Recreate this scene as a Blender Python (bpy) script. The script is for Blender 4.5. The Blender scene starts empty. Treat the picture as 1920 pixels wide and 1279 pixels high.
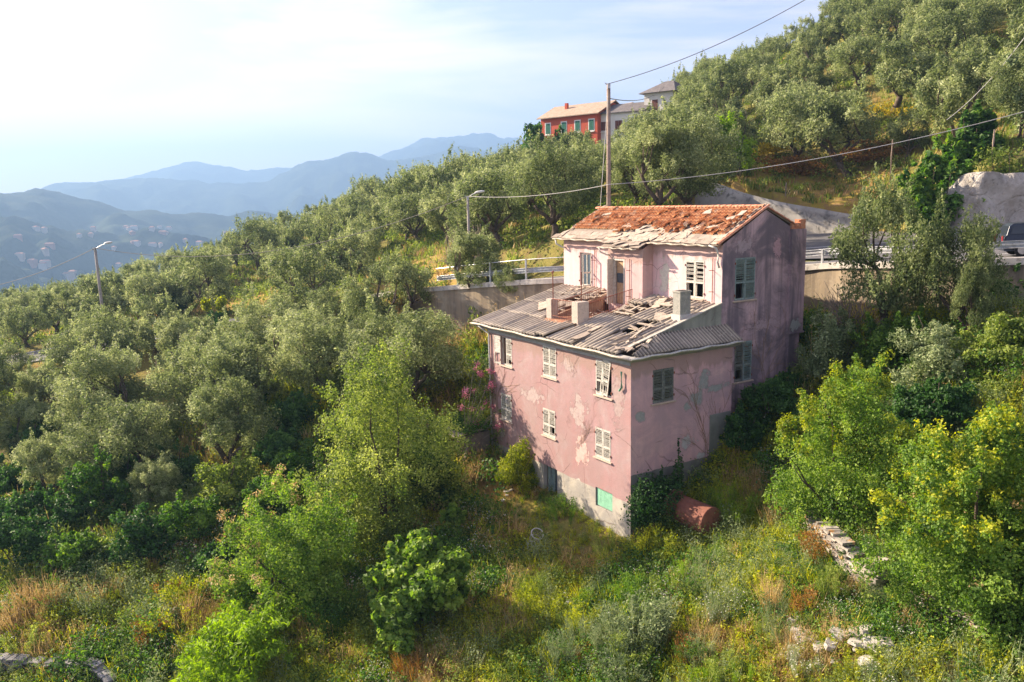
import bpy, math, random
import numpy as np
from mathutils import Vector, Matrix
random.seed(7)
sc = bpy.context.scene
COL = sc.collection
rad = math.radians
# ------------------------------------------------------------------ camera
PITCH, ROLL, YAWH, FPX = rad(9.784), rad(-1.298), rad(32.014), 1500.0
_f = np.array([0, math.cos(PITCH), -math.sin(PITCH)]); _r0 = np.array([1.0, 0, 0]); _u0 = np.cross(_r0, _f)
_r = math.cos(ROLL)*_r0 + math.sin(ROLL)*_u0; _u = -math.sin(ROLL)*_r0 + math.cos(ROLL)*_u0
cam = bpy.data.cameras.new('camera'); camo = bpy.data.objects.new('camera', cam); COL.objects.link(camo)
cam.sensor_width = 36; cam.lens = FPX/1920*36; cam.clip_start = 0.5; cam.clip_end = 30000
camo.matrix_world = Matrix(((_r[0], _u[0], -_f[0], 0), (_r[1], _u[1], -_f[1], 0), (_r[2], _u[2], -_f[2], 0), (0, 0, 0, 1)))
sc.camera = camo
# ------------------------------------------------------------------ sky, sun, exposure
SUN_AZ, SUN_EL = rad(-63), rad(27)          # azimuth measured from +Y, negative = left
sun_dir = Vector((math.sin(SUN_AZ)*math.cos(SUN_EL), math.cos(SUN_AZ)*math.cos(SUN_EL), math.sin(SUN_EL)))
sl = bpy.data.lights.new('sun', 'SUN'); sl.energy = 5.0; sl.angle = rad(0.6); sl.color = (1.0, 0.83, 0.63)
so = bpy.data.objects.new('sun', sl); COL.objects.link(so)
so.rotation_euler = sun_dir.to_track_quat('Z', 'Y').to_euler()
W = bpy.data.worlds.new('World'); sc.world = W; W.use_nodes = True
nt = W.node_tree; nt.nodes.clear()
def wn(t, **k):
    n = nt.nodes.new(t)
    for a, b in k.items(): setattr(n, a, b)
    return n
sky = wn('ShaderNodeTexSky', sky_type='NISHITA', sun_disc=False, sun_elevation=SUN_EL, sun_rotation=SUN_AZ, altitude=200, air_density=1.0, dust_density=1.2, ozone_density=1.6)
tc = wn('ShaderNodeTexCoord'); mp = wn('ShaderNodeMapping'); mp.inputs['Scale'].default_value = (1.0, 1.0, 5.0)
nz = wn('ShaderNodeTexNoise'); nz.inputs['Scale'].default_value = 1.9; nz.inputs['Detail'].default_value = 7; nz.inputs['Roughness'].default_value = 0.58; nz.inputs['Distortion'].default_value = 0.5
cr = wn('ShaderNodeValToRGB'); cr.color_ramp.elements[0].position = 0.44; cr.color_ramp.elements[1].position = 0.74
cr.color_ramp.elements[1].color = (0.75, 0.75, 0.75, 1)
mx = wn('ShaderNodeMix', data_type='RGBA'); mx.inputs[7].default_value = (9.0, 9.2, 9.6, 1)
bg = wn('ShaderNodeBackground'); bg.inputs[1].default_value = 0.092; ow = wn('ShaderNodeOutputWorld')
L = nt.links.new
L(tc.outputs['Generated'], mp.inputs[0]); L(mp.outputs[0], nz.inputs[0]); L(nz.outputs[0], cr.inputs[0])
tn = wn('ShaderNodeMix', data_type='RGBA', blend_type='MULTIPLY'); tn.inputs[0].default_value = 1; tn.inputs[7].default_value = (.86, .645, .64, 1)
L(cr.outputs[0], mx.inputs[0]); L(sky.outputs[0], mx.inputs[6]); L(mx.outputs[2], tn.inputs[6]); L(tn.outputs[2], bg.inputs[0]); L(bg.outputs[0], ow.inputs[0])
sc.view_settings.view_transform = 'Standard'; sc.view_settings.look = 'None'
sc.view_settings.exposure = 2.0; sc.view_settings.gamma = 1
sc.cycles.max_bounces = 8; sc.cycles.diffuse_bounces = 5; sc.cycles.transmission_bounces = 4; sc.cycles.transparent_max_bounces = 6
sc.cycles.volume_bounces = 0; sc.cycles.glossy_bounces = 2
# ------------------------------------------------------------------ pixel <-> world helpers (photo pixels, 1920x1279)
def ray(x, y): return _f + _r*(x-960)/FPX + _u*(639.5-y)/FPX
def at(x, y, Y):                                 # world point seen at a pixel, Y metres forward
    d = ray(x, y); return d*(Y/d[1])
def proj(p):
    w = p@_f; return 960+FPX*(p@_r)/w, 639.5-FPX*(p@_u)/w, w
dB = np.array([math.cos(YAWH), math.sin(YAWH), 0]); dA = np.array([-math.sin(YAWH), math.cos(YAWH), 0]); ZZ = np.array([0, 0, 1.0])
C0 = ray(1183.2, 676.6)*34
def HW(X, Y, z): return C0 + dB*X + dA*Y + ZZ*z  # house coordinates -> world
# ------------------------------------------------------------------ material helpers
def newmat(name):
    m = bpy.data.materials.new(name); m.use_nodes = True; m.node_tree.nodes.clear(); return m
class N:                                          # tiny node-graph writer
    def __init__(s, m): s.t = m.node_tree
    def n(s, t, ins=None, **k):
        x = s.t.nodes.new(t)
        for a, b in k.items(): setattr(x, a, b)
        for a, b in (ins or {}).items():
            if isinstance(b, bpy.types.NodeSocket): s.t.links.new(b, x.inputs[a])
            else: x.inputs[a].default_value = b
        return x
    def mix(s, f, a, b, bt='MIX'):
        x = s.n('ShaderNodeMix', data_type='RGBA', blend_type=bt)
        for i, v in ((0, f), (6, a), (7, b)):
            if isinstance(v, bpy.types.NodeSocket): s.t.links.new(v, x.inputs[i])
            elif i == 0: x.inputs[0].default_value = v
            else: x.inputs[i].default_value = (*v, 1) if len(v) == 3 else v
        return x.outputs[2]
    def noise(s, vec, scale, detail=5, rough=.55, dist=0.0):
        return s.n('ShaderNodeTexNoise', {'Vector': vec, 'Scale': scale, 'Detail': detail, 'Roughness': rough, 'Distortion': dist}).outputs[0]
    def ramp(s, v, *stops):
        x = s.n('ShaderNodeValToRGB', {0: v}); e = x.color_ramp.elements
        while len(e) < len(stops): e.new(.5)
        for el, (p, c) in zip(e, stops):
            el.position = p; el.color = (c, c, c, 1) if not isinstance(c, tuple) else (*c, 1)
        return x.outputs[0]
    def math(s, op, a, b=0.0):
        return s.n('ShaderNodeMath', {0: a, 1: b}, operation=op).outputs[0]
    def vmul(s, v, k): return s.n('ShaderNodeVectorMath', {0: v, 1: k}, operation='MULTIPLY').outputs[0]
    def obj(s): return s.n('ShaderNodeTexCoord').outputs['Object']
    def out(s, col, rough=.8, spec=.2, bump=None, bs=.3, bd=.02, metal=0):
        b = s.n('ShaderNodeBsdfPrincipled', {'Base Color': col if isinstance(col, bpy.types.NodeSocket) else (*col, 1), 'Roughness': rough, 'Specular IOR Level': spec, 'Metallic': metal})
        if bump is not None:
            bn = s.n('ShaderNodeBump', {'Height': bump, 'Strength': bs, 'Distance': bd}); s.t.links.new(bn.outputs[0], b.inputs['Normal'])
        s.n('ShaderNodeOutputMaterial', {0: b.outputs[0]}); return b
def simple(name, c1, c2, scale=3.0, rough=.8, spec=.2, c3=None, bs=.3, bd=.02, metal=0, lo=.35, hi=.65):
    m = newmat(name); g = N(m); o = g.obj()
    n1 = g.noise(o, scale, 6, .6); col = g.mix(g.ramp(n1, (lo, 0.0), (hi, 1.0)), c1, c2)
    if c3: col = g.mix(g.ramp(g.noise(o, scale*2.7, 5, .6, .6), (.52, 0.0), (.68, 1.0)), col, c3)
    g.out(col, rough, spec, g.noise(o, scale*6, 5, .6), bs, bd, metal); return m
def leafmat(name, dark, mid, light, trans=.35, hue=.03):   # leaf-wise tint between three tones
    m = newmat(name); g = N(m)
    t = g.n('ShaderNodeAttribute', attribute_name='tint').outputs['Fac']
    oi = g.n('ShaderNodeObjectInfo').outputs['Random']
    v = g.math('ADD', t, g.math('MULTIPLY', g.math('SUBTRACT', oi, .5), .34))
    k_ = 1.6; dark, mid, light = [tuple(min(.8, q*k_) for q in c_) for c_ in (dark, mid, light)]
    col = g.ramp(v, (.08, dark), (.5, mid), (.95, light))
    tcol = g.n('ShaderNodeHueSaturation', {'Color': col, 'Saturation': 1.15, 'Value': 1.55}).outputs[0]
    d = g.n('ShaderNodeBsdfPrincipled', {'Base Color': col, 'Roughness': .55, 'Specular IOR Level': .22})
    tr = g.n('ShaderNodeBsdfTranslucent', {'Color': tcol})
    mx = g.n('ShaderNodeMixShader', {0: trans, 1: d.outputs[0], 2: tr.outputs[0]})
    g.n('ShaderNodeOutputMaterial', {0: mx.outputs[0]}); return m
# ------------------------------------------------------------------ mesh helpers
def np_mesh(name, V, F, mats, tint=None, smooth=False, mi=None):
    me = bpy.data.meshes.new(name); V = np.asarray(V, np.float32); F = np.asarray(F, np.int32); k = F.shape[1]
    me.vertices.add(len(V)); me.vertices.foreach_set('co', V.ravel())
    me.loops.add(F.size); me.loops.foreach_set('vertex_index', F.ravel())
    me.polygons.add(len(F)); me.polygons.foreach_set('loop_start', np.arange(0, F.size, k, dtype=np.int32))
    if mi is not None: me.polygons.foreach_set('material_index', np.asarray(mi, np.int32))
    me.polygons.foreach_set('use_smooth', np.full(len(F), smooth))
    me.update(calc_edges=True)
    if tint is not None:
        a = me.attributes.new('tint', 'FLOAT', 'FACE'); a.data.foreach_set('value', np.asarray(tint, np.float32))
    for m in (mats if isinstance(mats, (list, tuple)) else [mats]): me.materials.append(m)
    return me
def tag(o, label=None, cat=None, group=None, kind=None):
    if label: o['label'] = label
    if cat: o['category'] = cat
    if group: o['group'] = group
    if kind: o['kind'] = kind
    return o
def link(name, me, parent=None, loc=None, rot=None, scale=None):
    o = bpy.data.objects.new(name, me); COL.objects.link(o)
    if parent: o.parent = parent
    if loc is not None: o.location = loc
    if rot is not None: o.rotation_euler = rot
    if scale is not None: o.scale = scale if hasattr(scale, '__len__') else (scale,)*3
    return o
def empty(name, loc, rz=0.0):
    o = bpy.data.objects.new(name, None); COL.objects.link(o); o.location = loc; o.rotation_euler = (0, 0, rz); o.empty_display_size = .3; return o
class MB:
    def __init__(s, T=None): s.v = []; s.f = []; s.m = []; s.T = T; s.k = 0
    def add(s, vs, fs):
        b = len(s.v)
        for p in vs:
            p = Vector(p); s.v.append(s.T @ p if s.T else p)
        for f in fs: s.f.append([b+i for i in f]); s.m.append(s.k)
    def box(s, x0, x1, y0, y1, z0, z1, R=None):
        vs = [Vector((x, y, z)) for z in (z0, z1) for x, y in ((x0, y0), (x1, y0), (x1, y1), (x0, y1))]
        if R: vs = [R @ p for p in vs]
        s.add(vs, [(0, 3, 2, 1), (4, 5, 6, 7), (0, 1, 5, 4), (1, 2, 6, 5), (2, 3, 7, 6), (3, 0, 4, 7)])
    def cbox(s, c, sz, R=None):
        M = Matrix.Translation(c) @ (R.to_4x4() if R else Matrix()); a, b, d = [q/2 for q in sz]
        s.box(-a, a, -b, b, -d, d, M)
    def bar(s, p, q, w, h=None):                  # square bar from p to q
        p, q = Vector(p), Vector(q); d = q-p; h = h or w
        s.cbox((p+q)/2, (w, h, d.length), d.to_track_quat('Z', 'Y').to_matrix())
    def poly(s, pts): s.add(pts, [tuple(range(len(pts)))])
    def slab(s, pts, n):                          # polygon extruded by vector n
        n = Vector(n); k = len(pts); a = [Vector(p) for p in pts]
        s.add(a+[p+n for p in a], [tuple(reversed(range(k))), tuple(range(k, 2*k))]+[(i, (i+1) % k, k+(i+1) % k, k+i) for i in range(k)])
    def tube(s, pts, r, n=8, cap=True):
        pts = [Vector(p) for p in pts]; rs = r if hasattr(r, '__len__') else [r]*len(pts); vs = []; fs = []
        for i, p in enumerate(pts):
            d = (pts[min(i+1, len(pts)-1)]-pts[max(i-1, 0)]).normalized(); q = d.to_track_quat('Z', 'Y')
            for j in range(n):
                a = 2*math.pi*j/n; vs.append(p+q @ Vector((rs[i]*math.cos(a), rs[i]*math.sin(a), 0)))
        for i in range(len(pts)-1):
            for j in range(n): fs.append((i*n+j, i*n+(j+1) % n, (i+1)*n+(j+1) % n, (i+1)*n+j))
        if cap: fs.append(tuple(reversed(range(n)))); fs.append(tuple((len(pts)-1)*n+j for j in range(n)))
        s.add(vs, fs)
    def build(s, name, mats, parent=None, smooth=False, bevel=0, loc=None):
        me = bpy.data.meshes.new(name); me.from_pydata([tuple(p) for p in s.v], [], s.f)
        mats = mats if isinstance(mats, (list, tuple)) else [mats]
        for m in mats: me.materials.append(m)
        if len(mats) > 1: me.polygons.foreach_set('material_index', s.m)
        if smooth: me.polygons.foreach_set('use_smooth', [True]*len(me.polygons))
        me.update(); o = link(name, me, parent, loc)
        if bevel:
            b = o.modifiers.new('bevel', 'BEVEL'); b.width = bevel; b.segments = 2; b.limit_method = 'ANGLE'
        return o
def vnoise(x, y, seed=0, oct=4, f0=1.0):          # cheap smooth pseudo noise from rotated sines
    r = np.random.RandomState(seed); z = np.zeros_like(x, dtype=float); a = 1.0; t = 0
    for o in range(oct):
        for k in range(3):
            an = r.rand()*6.28; ph = r.rand()*6.28; f = f0*2**o*(.7+.6*r.rand()); f2 = f*(.5+r.rand())
            z += a*np.sin(f*(x*math.cos(an)+y*math.sin(an))+ph+1.3*np.sin(f2*(y*math.cos(an)-x*math.sin(an))+ph*2))
        t += a*1.6; a *= .5
    return z/t
# ------------------------------------------------------------------ terrain
def P(x, y, Y): return tuple(at(x, y, Y))
def Hp(X, Y, z): return tuple(HW(X, Y, z))
ctrl = [
 # round the house (house coordinates)
 Hp(-.5, 0, -8.55), Hp(-.5, 4, -8.2), Hp(-.5, 8, -7.95), Hp(-.5, 12, -7.4), Hp(1, -.6, -7.5), Hp(3, -.6, -6.6), Hp(5, -.6, -5.5), Hp(7, -.3, -4.0), Hp(9, -.3, -3.2),
 Hp(11.5, -.5, -2.6), Hp(3, 5, -6), Hp(6, 12.5, -5.6), Hp(3, 14, -6.2), Hp(9, 14, -3.8), Hp(-4, 12, -7.6), Hp(-4, 6, -8.6), Hp(-4, 0, -8.9), Hp(6, -4, -6.6), Hp(10, -4, -4.4),
 Hp(2, -3, -7.7), Hp(-8, 6, -9.4), Hp(-8, 0, -9.3), Hp(-8, 12, -9.0), Hp(0, 16, -7.4),
 # foreground
 P(1200, 1279, 24), P(900, 1279, 25), P(600, 1279, 27), P(200, 1279, 29.5), P(0, 1279, 30), P(1600, 1200, 21.5), P(1900, 1279, 18), P(1640, 1100, 23.5), P(1900, 1100, 22),
 P(1700, 980, 27), P(1900, 900, 26), P(1560, 1020, 26.5), P(1560, 820, 33), P(1750, 740, 32), P(1900, 690, 31), P(1700, 640, 35.5), P(1560, 660, 38.5), P(1530, 610, 42.5), P(1640, 615, 38.3), P(1780, 625, 35), P(1900, 600, 33),
 (0, 8, -26), (-20, 10, -30), (20, 5, -20), (-60, 10, -40), (60, 5, -10), (45, 24, -6.5), (60, 22, -6), (0, -40, -50), (60, -40, -30), (-60, -40, -60),
 # left lower slope
 P(100, 1150, 34), P(350, 1130, 33), P(100, 1050, 38), P(300, 1000, 41), P(60, 900, 50), P(500, 900, 43), P(250, 840, 54), P(600, 800, 47), P(60, 770, 64), P(350, 740, 64), P(600, 700, 59),
 P(750, 760, 48), P(770, 680, 55), P(850, 640, 57), P(560, 640, 72), P(400, 660, 76), P(220, 680, 76), P(100, 685, 69), P(30, 700, 66), P(-200, 800, 60), P(-300, 700, 90), P(-200, 640, 110),
 P(700, 610, 66), P(900, 600, 58),
 # beyond the road, left
 P(860, 492, 72), P(960, 470, 66), P(1040, 480, 58), P(700, 512, 86), P(450, 565, 96), P(200, 615, 86), P(60, 620, 92), P(300, 560, 106), P(0, 600, 108), P(600, 500, 108), P(150, 575, 116),
 P(800, 420, 105), P(960, 400, 95), P(1100, 395, 75), P(1200, 400, 62),
 P(350, 525, 128), P(560, 455, 136), P(750, 385, 140), P(960, 335, 146), P(1080, 290, 140), P(1200, 262, 132), P(1000, 380, 115), P(1200, 320, 100),
 # road side and the slope above, right
 P(1055, 535, 50.5), P(880, 545, 60), P(1300, 520, 47), (17.5, 49.5, -4), (26, 44, -3.4), (38, 40, -2.6), (70, 34, -1.0),
 P(1510, 480, 50), P(1800, 475, 48), (45, 50, -3.2), P(1550, 445, 66), P(1330, 345, 80), P(1450, 365, 77), P(1595, 395, 73), P(1400, 320, 86), P(1590, 335, 80), P(1700, 300, 76),
 P(1860, 325, 54), P(1920, 320, 53), P(1860, 270, 62), P(2000, 290, 50), P(2100, 200, 60), P(1300, 250, 112), P(1500, 210, 100), P(1750, 200, 84), P(1250, 215, 125), P(1400, 160, 125),
 P(1560, 75, 132), P(1750, 60, 112), P(1900, 60, 100), P(1750, -60, 136), P(1950, -120, 130), P(2300, -100, 110), P(1560, 40, 150), (110, 60, 22), (110, 110, 50),
 # the far side of the ridge
 P(-200, 640, 160), (-110, 160, -32), (-70, 180, -30), (-30, 190, -18), (5, 190, -4), (35, 190, 12), (80, 190, 40), (-150, 110, -34), (-120, 60, -30), (-100, 230, -60), (0, 240, -40), (60, 240, 5), (130, 200, 50), (-60, 240, -62),
 (-180, 30, -44), (-190, 180, -70),
]
CT = np.array(ctrl); _S = 60.0
def _phi(r2): return np.where(r2 > 1e-12, .5*r2*np.log(np.maximum(r2, 1e-12)), 0.0)
def _solve():
    X = CT[:, :2]/_S; n = len(X); D = ((X[:, None]-X[None])**2).sum(-1)
    A = np.zeros((n+3, n+3)); A[:n, :n] = _phi(D)+np.eye(n)*2e-3; A[:n, n] = 1; A[:n, n+1:] = X; A[n, :n] = 1; A[n+1:, :n] = X.T
    return X, np.linalg.solve(A, np.concatenate([CT[:, 2], np.zeros(3)]))
_X, _Wt = _solve()
def rbf(x, y):
    x = np.asarray(x, float); y = np.asarray(y, float); sh = x.shape; q = np.stack([x.ravel(), y.ravel()], 1)/_S; o = np.empty(len(q)); n = len(_X)
    for i in range(0, len(q), 20000):
        b = q[i:i+20000]; D = ((b[:, None]-_X[None])**2).sum(-1); o[i:i+20000] = _phi(D)@_Wt[:n]+_Wt[n]+b@_Wt[n+1:]
    return o.reshape(sh)
def sstep(a, b, x): t = np.clip((x-a)/(b-a), 0, 1); return t*t*(3-2*t)
# road centre line (x, y, z) and half width 3.2; the near edge carries the retaining wall
ROADC = np.array([(60, 30, -1.0), (45, 33.5, -1.8), (33, 36.3, -2.5), (25.5, 38.6, -3.05), (22.0, 41.4, -3.45), (19.0, 46.0, -3.85), (14.5, 49.5, -4.25), (9.5, 51.8, -4.65), (3.5, 54.6, -5.1), (-3, 60.5, -6.1), (-9, 68.5, -7.4), (-18, 76, -9.3), (-30, 79.5, -11.3), (-37.5, 78, -12.4), (-43.5, 73.5, -12.9), (-52, 69.5, -13.8)], float)
def cat(Pn, m=12):
    out = []
    for i in range(len(Pn)-1):
        a, b, c, d = Pn[max(i-1, 0)], Pn[i], Pn[i+1], Pn[min(i+2, len(Pn)-1)]
        for k in range(m):
            t = k/m; out.append(.5*((2*b)+(-a+c)*t+(2*a-5*b+4*c-d)*t*t+(-a+3*b-3*c+d)*t**3))
    out.append(Pn[-1]); return np.array(out)
RC = cat(ROADC)
RH = 3.3
def road_dist(x, y):
    q = np.stack([np.ravel(x), np.ravel(y)], 1); best = np.full(len(q), 1e9); z = np.zeros(len(q)); side = np.zeros(len(q))
    for i in range(0, len(RC)-1, 2):
        a = RC[i]; b = RC[min(i+2, len(RC)-1)]; d = b[:2]-a[:2]; L2 = d@d
        t = np.clip(((q-a[:2])@d)/L2, 0, 1); p = a[:2]+t[:, None]*d; e = q-p; ds = np.hypot(e[:, 0], e[:, 1]); m = ds < best
        best = np.where(m, ds, best); z = np.where(m, a[2]+t*(b[2]-a[2]), z); side = np.where(m, np.sign(d[0]*e[:, 1]-d[1]*e[:, 0]), side)
    sh = np.shape(x); return best.reshape(sh), z.reshape(sh), side.reshape(sh)
LAY = [(16, 52), (20.5, 49.3), (23.2, 45.6), (25.5, 42.2), (33, 39.8), (43, 37.2), (43, 54.5), (32.4, 55.6), (33.2, 66), (32.6, 73.0), (25.6, 77.4), (19.5, 83), (14.2, 72)]   # lay-by outline
def inpoly(x, y, poly):
    c = np.zeros(np.shape(x), bool); n = len(poly)
    for i in range(n):
        x0, y0 = poly[i]; x1, y1 = poly[(i+1) % n]
        c ^= ((y0 > y) != (y1 > y)) & (x < (x1-x0)*(y-y0)/(y1-y0+1e-12)+x0)
    return c
def lay_z(x, y): return -3.9+.05*(x-18)
def ground(x, y):
    x = np.asarray(x, float); y = np.asarray(y, float); z = rbf(x, y)
    r = np.hypot(x, y); z = z + .25*vnoise(x, y, 3, 3, .35)*sstep(6, 30, r)
    far = -185+14*vnoise(x, y, 9, 4, .004)
    z = z + (far-z)*sstep(190, 620, r)
    d, rz, sd = road_dist(x, y)
    # near side (left of travel direction when walking right->left is +1 side): wall -> sharp; far side: soft bank
    near = sd > 0
    soft = np.where(near & (x > -6), .35, 3.0)
    w = np.where(near & (x > -8), 1-sstep(RH-.55, RH-.15, d), 1-sstep(RH+.1, RH+.1+soft, d))
    lowz = np.where(near & (x > -5) & (x < 34), rz-2.9+.42*np.maximum(0, d-RH-1.0), 1e9)
    z = np.minimum(z, lowz+6*(1-sstep(-5, 0, x))+6*sstep(26, 34, x))
    z = z*(1-w)+(rz-.12)*w
    inl = inpoly(x, y, LAY); z = np.where(inl, np.minimum(lay_z(x, y)-.12, 99), z)
    return z
def g1(x, y): return float(ground(np.array([x]), np.array([y]))[0])
def hit(px, py, t0=12.0, t1=400.0):              # where the photo ray through a pixel meets the ground
    d = ray(px, py); d = d/d[1]; t = np.arange(t0, t1, .5); p = d[None]*t[:, None]; h = ground(p[:, 0], p[:, 1])-p[:, 2]
    i = np.argmax(h > 0)
    if h[i] <= 0: return None
    a, b = t[max(i-1, 0)], t[i]
    for _ in range(12):
        m = (a+b)/2; q = d*m
        if g1(q[0], q[1]) > q[2]: b = m
        else: a = m
    q = d*b; return np.array([q[0], q[1], g1(q[0], q[1])])
def build_terrain(mat):
    r = np.concatenate([[0.01], np.geomspace(4, 260, 560), np.geomspace(263, 12000, 90)])
    a = np.concatenate([np.linspace(-180, -46, 50, endpoint=False), np.linspace(-46, 46, 620), np.linspace(46, 180, 50, endpoint=False)[1:]])
    a = np.radians(a); R, A = np.meshgrid(r, a, indexing='ij'); X = R*np.sin(A); Y = R*np.cos(A); Z = ground(X, Y)
    n, m = R.shape; V = np.stack([X, Y, Z], -1).reshape(-1, 3)
    I = np.arange(n-1)[:, None]*m; J = np.arange(m)[None]; J2 = (J+1) % m
    F = np.stack([I+J, I+J2, I+m+J2, I+m+J], -1).reshape(-1, 4)[:, ::-1]
    return np_mesh('ground', V, F, mat, smooth=True)
# ------------------------------------------------------------------ setting: ground, roads
def ground_mat():
    m = newmat('hillside_ground'); g = N(m); o = g.obj()
    n1 = g.noise(o, .11, 6, .6, .4); n2 = g.noise(o, .9, 6, .65, .3); n3 = g.noise(o, 5.0, 5, .7)
    c = g.mix(g.ramp(n1, (.40, 0.0), (.62, 1.0)), (.085, .11, .028), (.26, .22, .065))
    c = g.mix(g.ramp(n2, (.48, 0.0), (.66, 1.0)), c, (.17, .115, .055))
    c = g.mix(g.math('MULTIPLY', g.ramp(n3, (.45, 0.0), (.75, 1.0)), .6), c, (.07, .09, .02))
    dry = g.n('ShaderNodeAttribute', attribute_name='dry').outputs['Fac']
    c = g.mix(dry, c, g.mix(g.ramp(g.noise(o, 1.6, 5, .6), (.4, 0.0), (.6, 1.0)), (.34, .26, .05), (.30, .19, .08)))
    far = g.n('ShaderNodeAttribute', attribute_name='far').outputs['Fac']
    c = g.mix(far, c, g.mix(g.ramp(g.noise(o, .02, 6, .7), (.4, 0.0), (.6, 1.0)), (.03, .05, .02), (.09, .10, .045)))
    g.out(c, .95, .05, n3, .6, .15); return m
gm = build_terrain(ground_mat())
gco = np.empty(len(gm.vertices)*3, np.float32); gm.vertices.foreach_get('co', gco); gco = gco.reshape(-1, 3)
# dry grass clearings where the photo shows them
CLEARINGS = [(hit(845, 640), 5.5, 1.0), (hit(760, 636), 3.5, .8), (hit(940, 915), 2.6, 1.0), (hit(1000, 900), 2.0, .8), (P(1560, 360, 77), 8, .9), (P(1410, 330, 84), 8, .8), (P(1650, 330, 78), 7, .5),
       (P(840, 498, 74), 6, 1.0), (P(760, 500, 80), 6, .8), (P(450, 560, 96), 9, 1.0), (P(260, 600, 88), 6, .4), (P(130, 690, 69), 5, .9), (P(60, 690, 69), 5, .9), (P(1900, 650, 40), 4, .6), (P(800, 1200, 26), 1.8, .7), (hit(100, 930), 4, .3)]
dv = np.zeros(len(gco))
for c, rr, k in CLEARINGS:
    d = np.hypot(gco[:, 0]-c[0], gco[:, 1]-c[1]); dv = np.maximum(dv, k*(1-sstep(rr*.35, rr*1.15, d+1.2*vnoise(gco[:, 0], gco[:, 1], 5, 3, .9))))
a = gm.attributes.new('dry', 'FLOAT', 'POINT'); a.data.foreach_set('value', dv.astype(np.float32))
a = gm.attributes.new('far', 'FLOAT', 'POINT'); a.data.foreach_set('value', sstep(180, 330, np.hypot(gco[:, 0], gco[:, 1])).astype(np.float32))
tag(link('ground', gm), kind='structure')
ASPH = simple('asphalt', (.10, .10, .105), (.145, .14, .14), 1.5, .9, .15, c3=(.19, .185, .18), bs=.3, bd=.01)
CONC = simple('weathered_concrete', (.30, .26, .20), (.44, .38, .29), .8, .9, .1, c3=(.14, .125, .10), bs=.4, bd=.03)
CONCL = simple('pale_concrete', (.50, .47, .42), (.62, .58, .52), 1.2, .85, .15, c3=(.30, .28, .25))
WHITE = simple('white_paint', (.70, .70, .68), (.80, .80, .78), 4, .6, .3)
STEEL = simple('galvanised_steel', (.42, .44, .46), (.55, .57, .58), 3, .45, .5, metal=.55, c3=(.30, .29, .28))
def strip(path, off0, off1, dz, name, mat, zf=None):
    Pn = np.asarray(path); t = np.gradient(Pn[:, :2], axis=0); t /= np.linalg.norm(t, axis=1)[:, None]; nrm = np.stack([-t[:, 1], t[:, 0]], 1)
    a = Pn.copy(); b = Pn.copy(); a[:, :2] += nrm*off0; b[:, :2] += nrm*off1; a[:, 2] += dz; b[:, 2] += dz
    V = np.concatenate([a, b]); n = len(Pn); i = np.arange(n-1); F = np.stack([i, i+1, n+i+1, n+i], 1)
    return np_mesh(name, V, F, mat, smooth=True)
tag(link('road', strip(RC, -RH, RH, 0, 'road', ASPH)), kind='structure')
mbm = []
tag(link('road_edge_line', strip(RC, RH-.42, RH-.28, .006, 'road_edge_line', WHITE)), kind='structure')
tag(link('road_edge_line', strip(RC, -RH+.28, -RH+.42, .006, 'road_edge_line', WHITE)), kind='structure')
mb = MB(); mb.poly([(x, y, lay_z(x, y)) for x, y in LAY]); tag(mb.build('parking_area', ASPH), kind='structure')
mb = MB(); mb.slab([(19.5, 58.6, lay_z(19.5, 58.6)+.005), (32.2, 57.9, lay_z(32.2, 58)+.005), (32.2, 58.1, lay_z(32.2, 58)+.005), (19.5, 58.8, lay_z(19.5, 58.8)+.005)], (0, 0, .004)); tag(mb.build('parking_line', WHITE), kind='structure')
# ------------------------------------------------------------------ retaining wall under the road, its kerb, and the guard rail
def side_pts(off, i0=0, i1=None, step=1):
    Pn = RC; t = np.gradient(Pn[:, :2], axis=0); t /= np.linalg.norm(t, axis=1)[:, None]; nrm = np.stack([-t[:, 1], t[:, 0]], 1)
    a = Pn.copy(); a[:, :2] += nrm*off; return a[i0:i1:step]
edge = side_pts(RH+.12); ein = side_pts(RH-.2)
sel = [i for i in range(len(RC)) if -12 < edge[i, 0] < 50]
mb = MB()
for a, b in zip(sel[:-1], sel[1:]):
    for t in (0,):
        p, q, pi, qi = edge[a], edge[b], ein[a], ein[b]
        zb = min(g1(p[0], p[1]-.9), g1(q[0], q[1]-.9), p[2]-2.0)-1.2
        mb.add([(p[0], p[1], zb), (q[0], q[1], zb), (q[0], q[1], q[2]+.02), (p[0], p[1], p[2]+.02), (pi[0], pi[1], zb), (qi[0], qi[1], zb), (qi[0], qi[1], qi[2]+.02), (pi[0], pi[1], pi[2]+.02)],
               [(0, 1, 2, 3), (3, 2, 6, 7), (4, 7, 6, 5)])
rw_mat = newmat('retaining_wall_concrete'); g = N(rw_mat); o = g.obj()
st = g.noise(g.vmul(o, (1.4, 1.4, .10)), 1.5, 6, .65); c = g.mix(g.ramp(st, (.38, 0.0), (.66, 1.0)), (.36, .29, .20), (.20, .165, .125))
c = g.mix(g.ramp(g.noise(o, .7, 5, .6), (.5, 0.0), (.7, 1.0)), c, (.42, .36, .27)); g.out(c, .9, .1, g.noise(o, 6, 5), .5, .03)
rw = mb.build('retaining_wall', rw_mat); tag(rw, 'tall stained concrete retaining wall carrying the road behind the pink house', 'retaining wall')
mb = MB()
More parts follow.
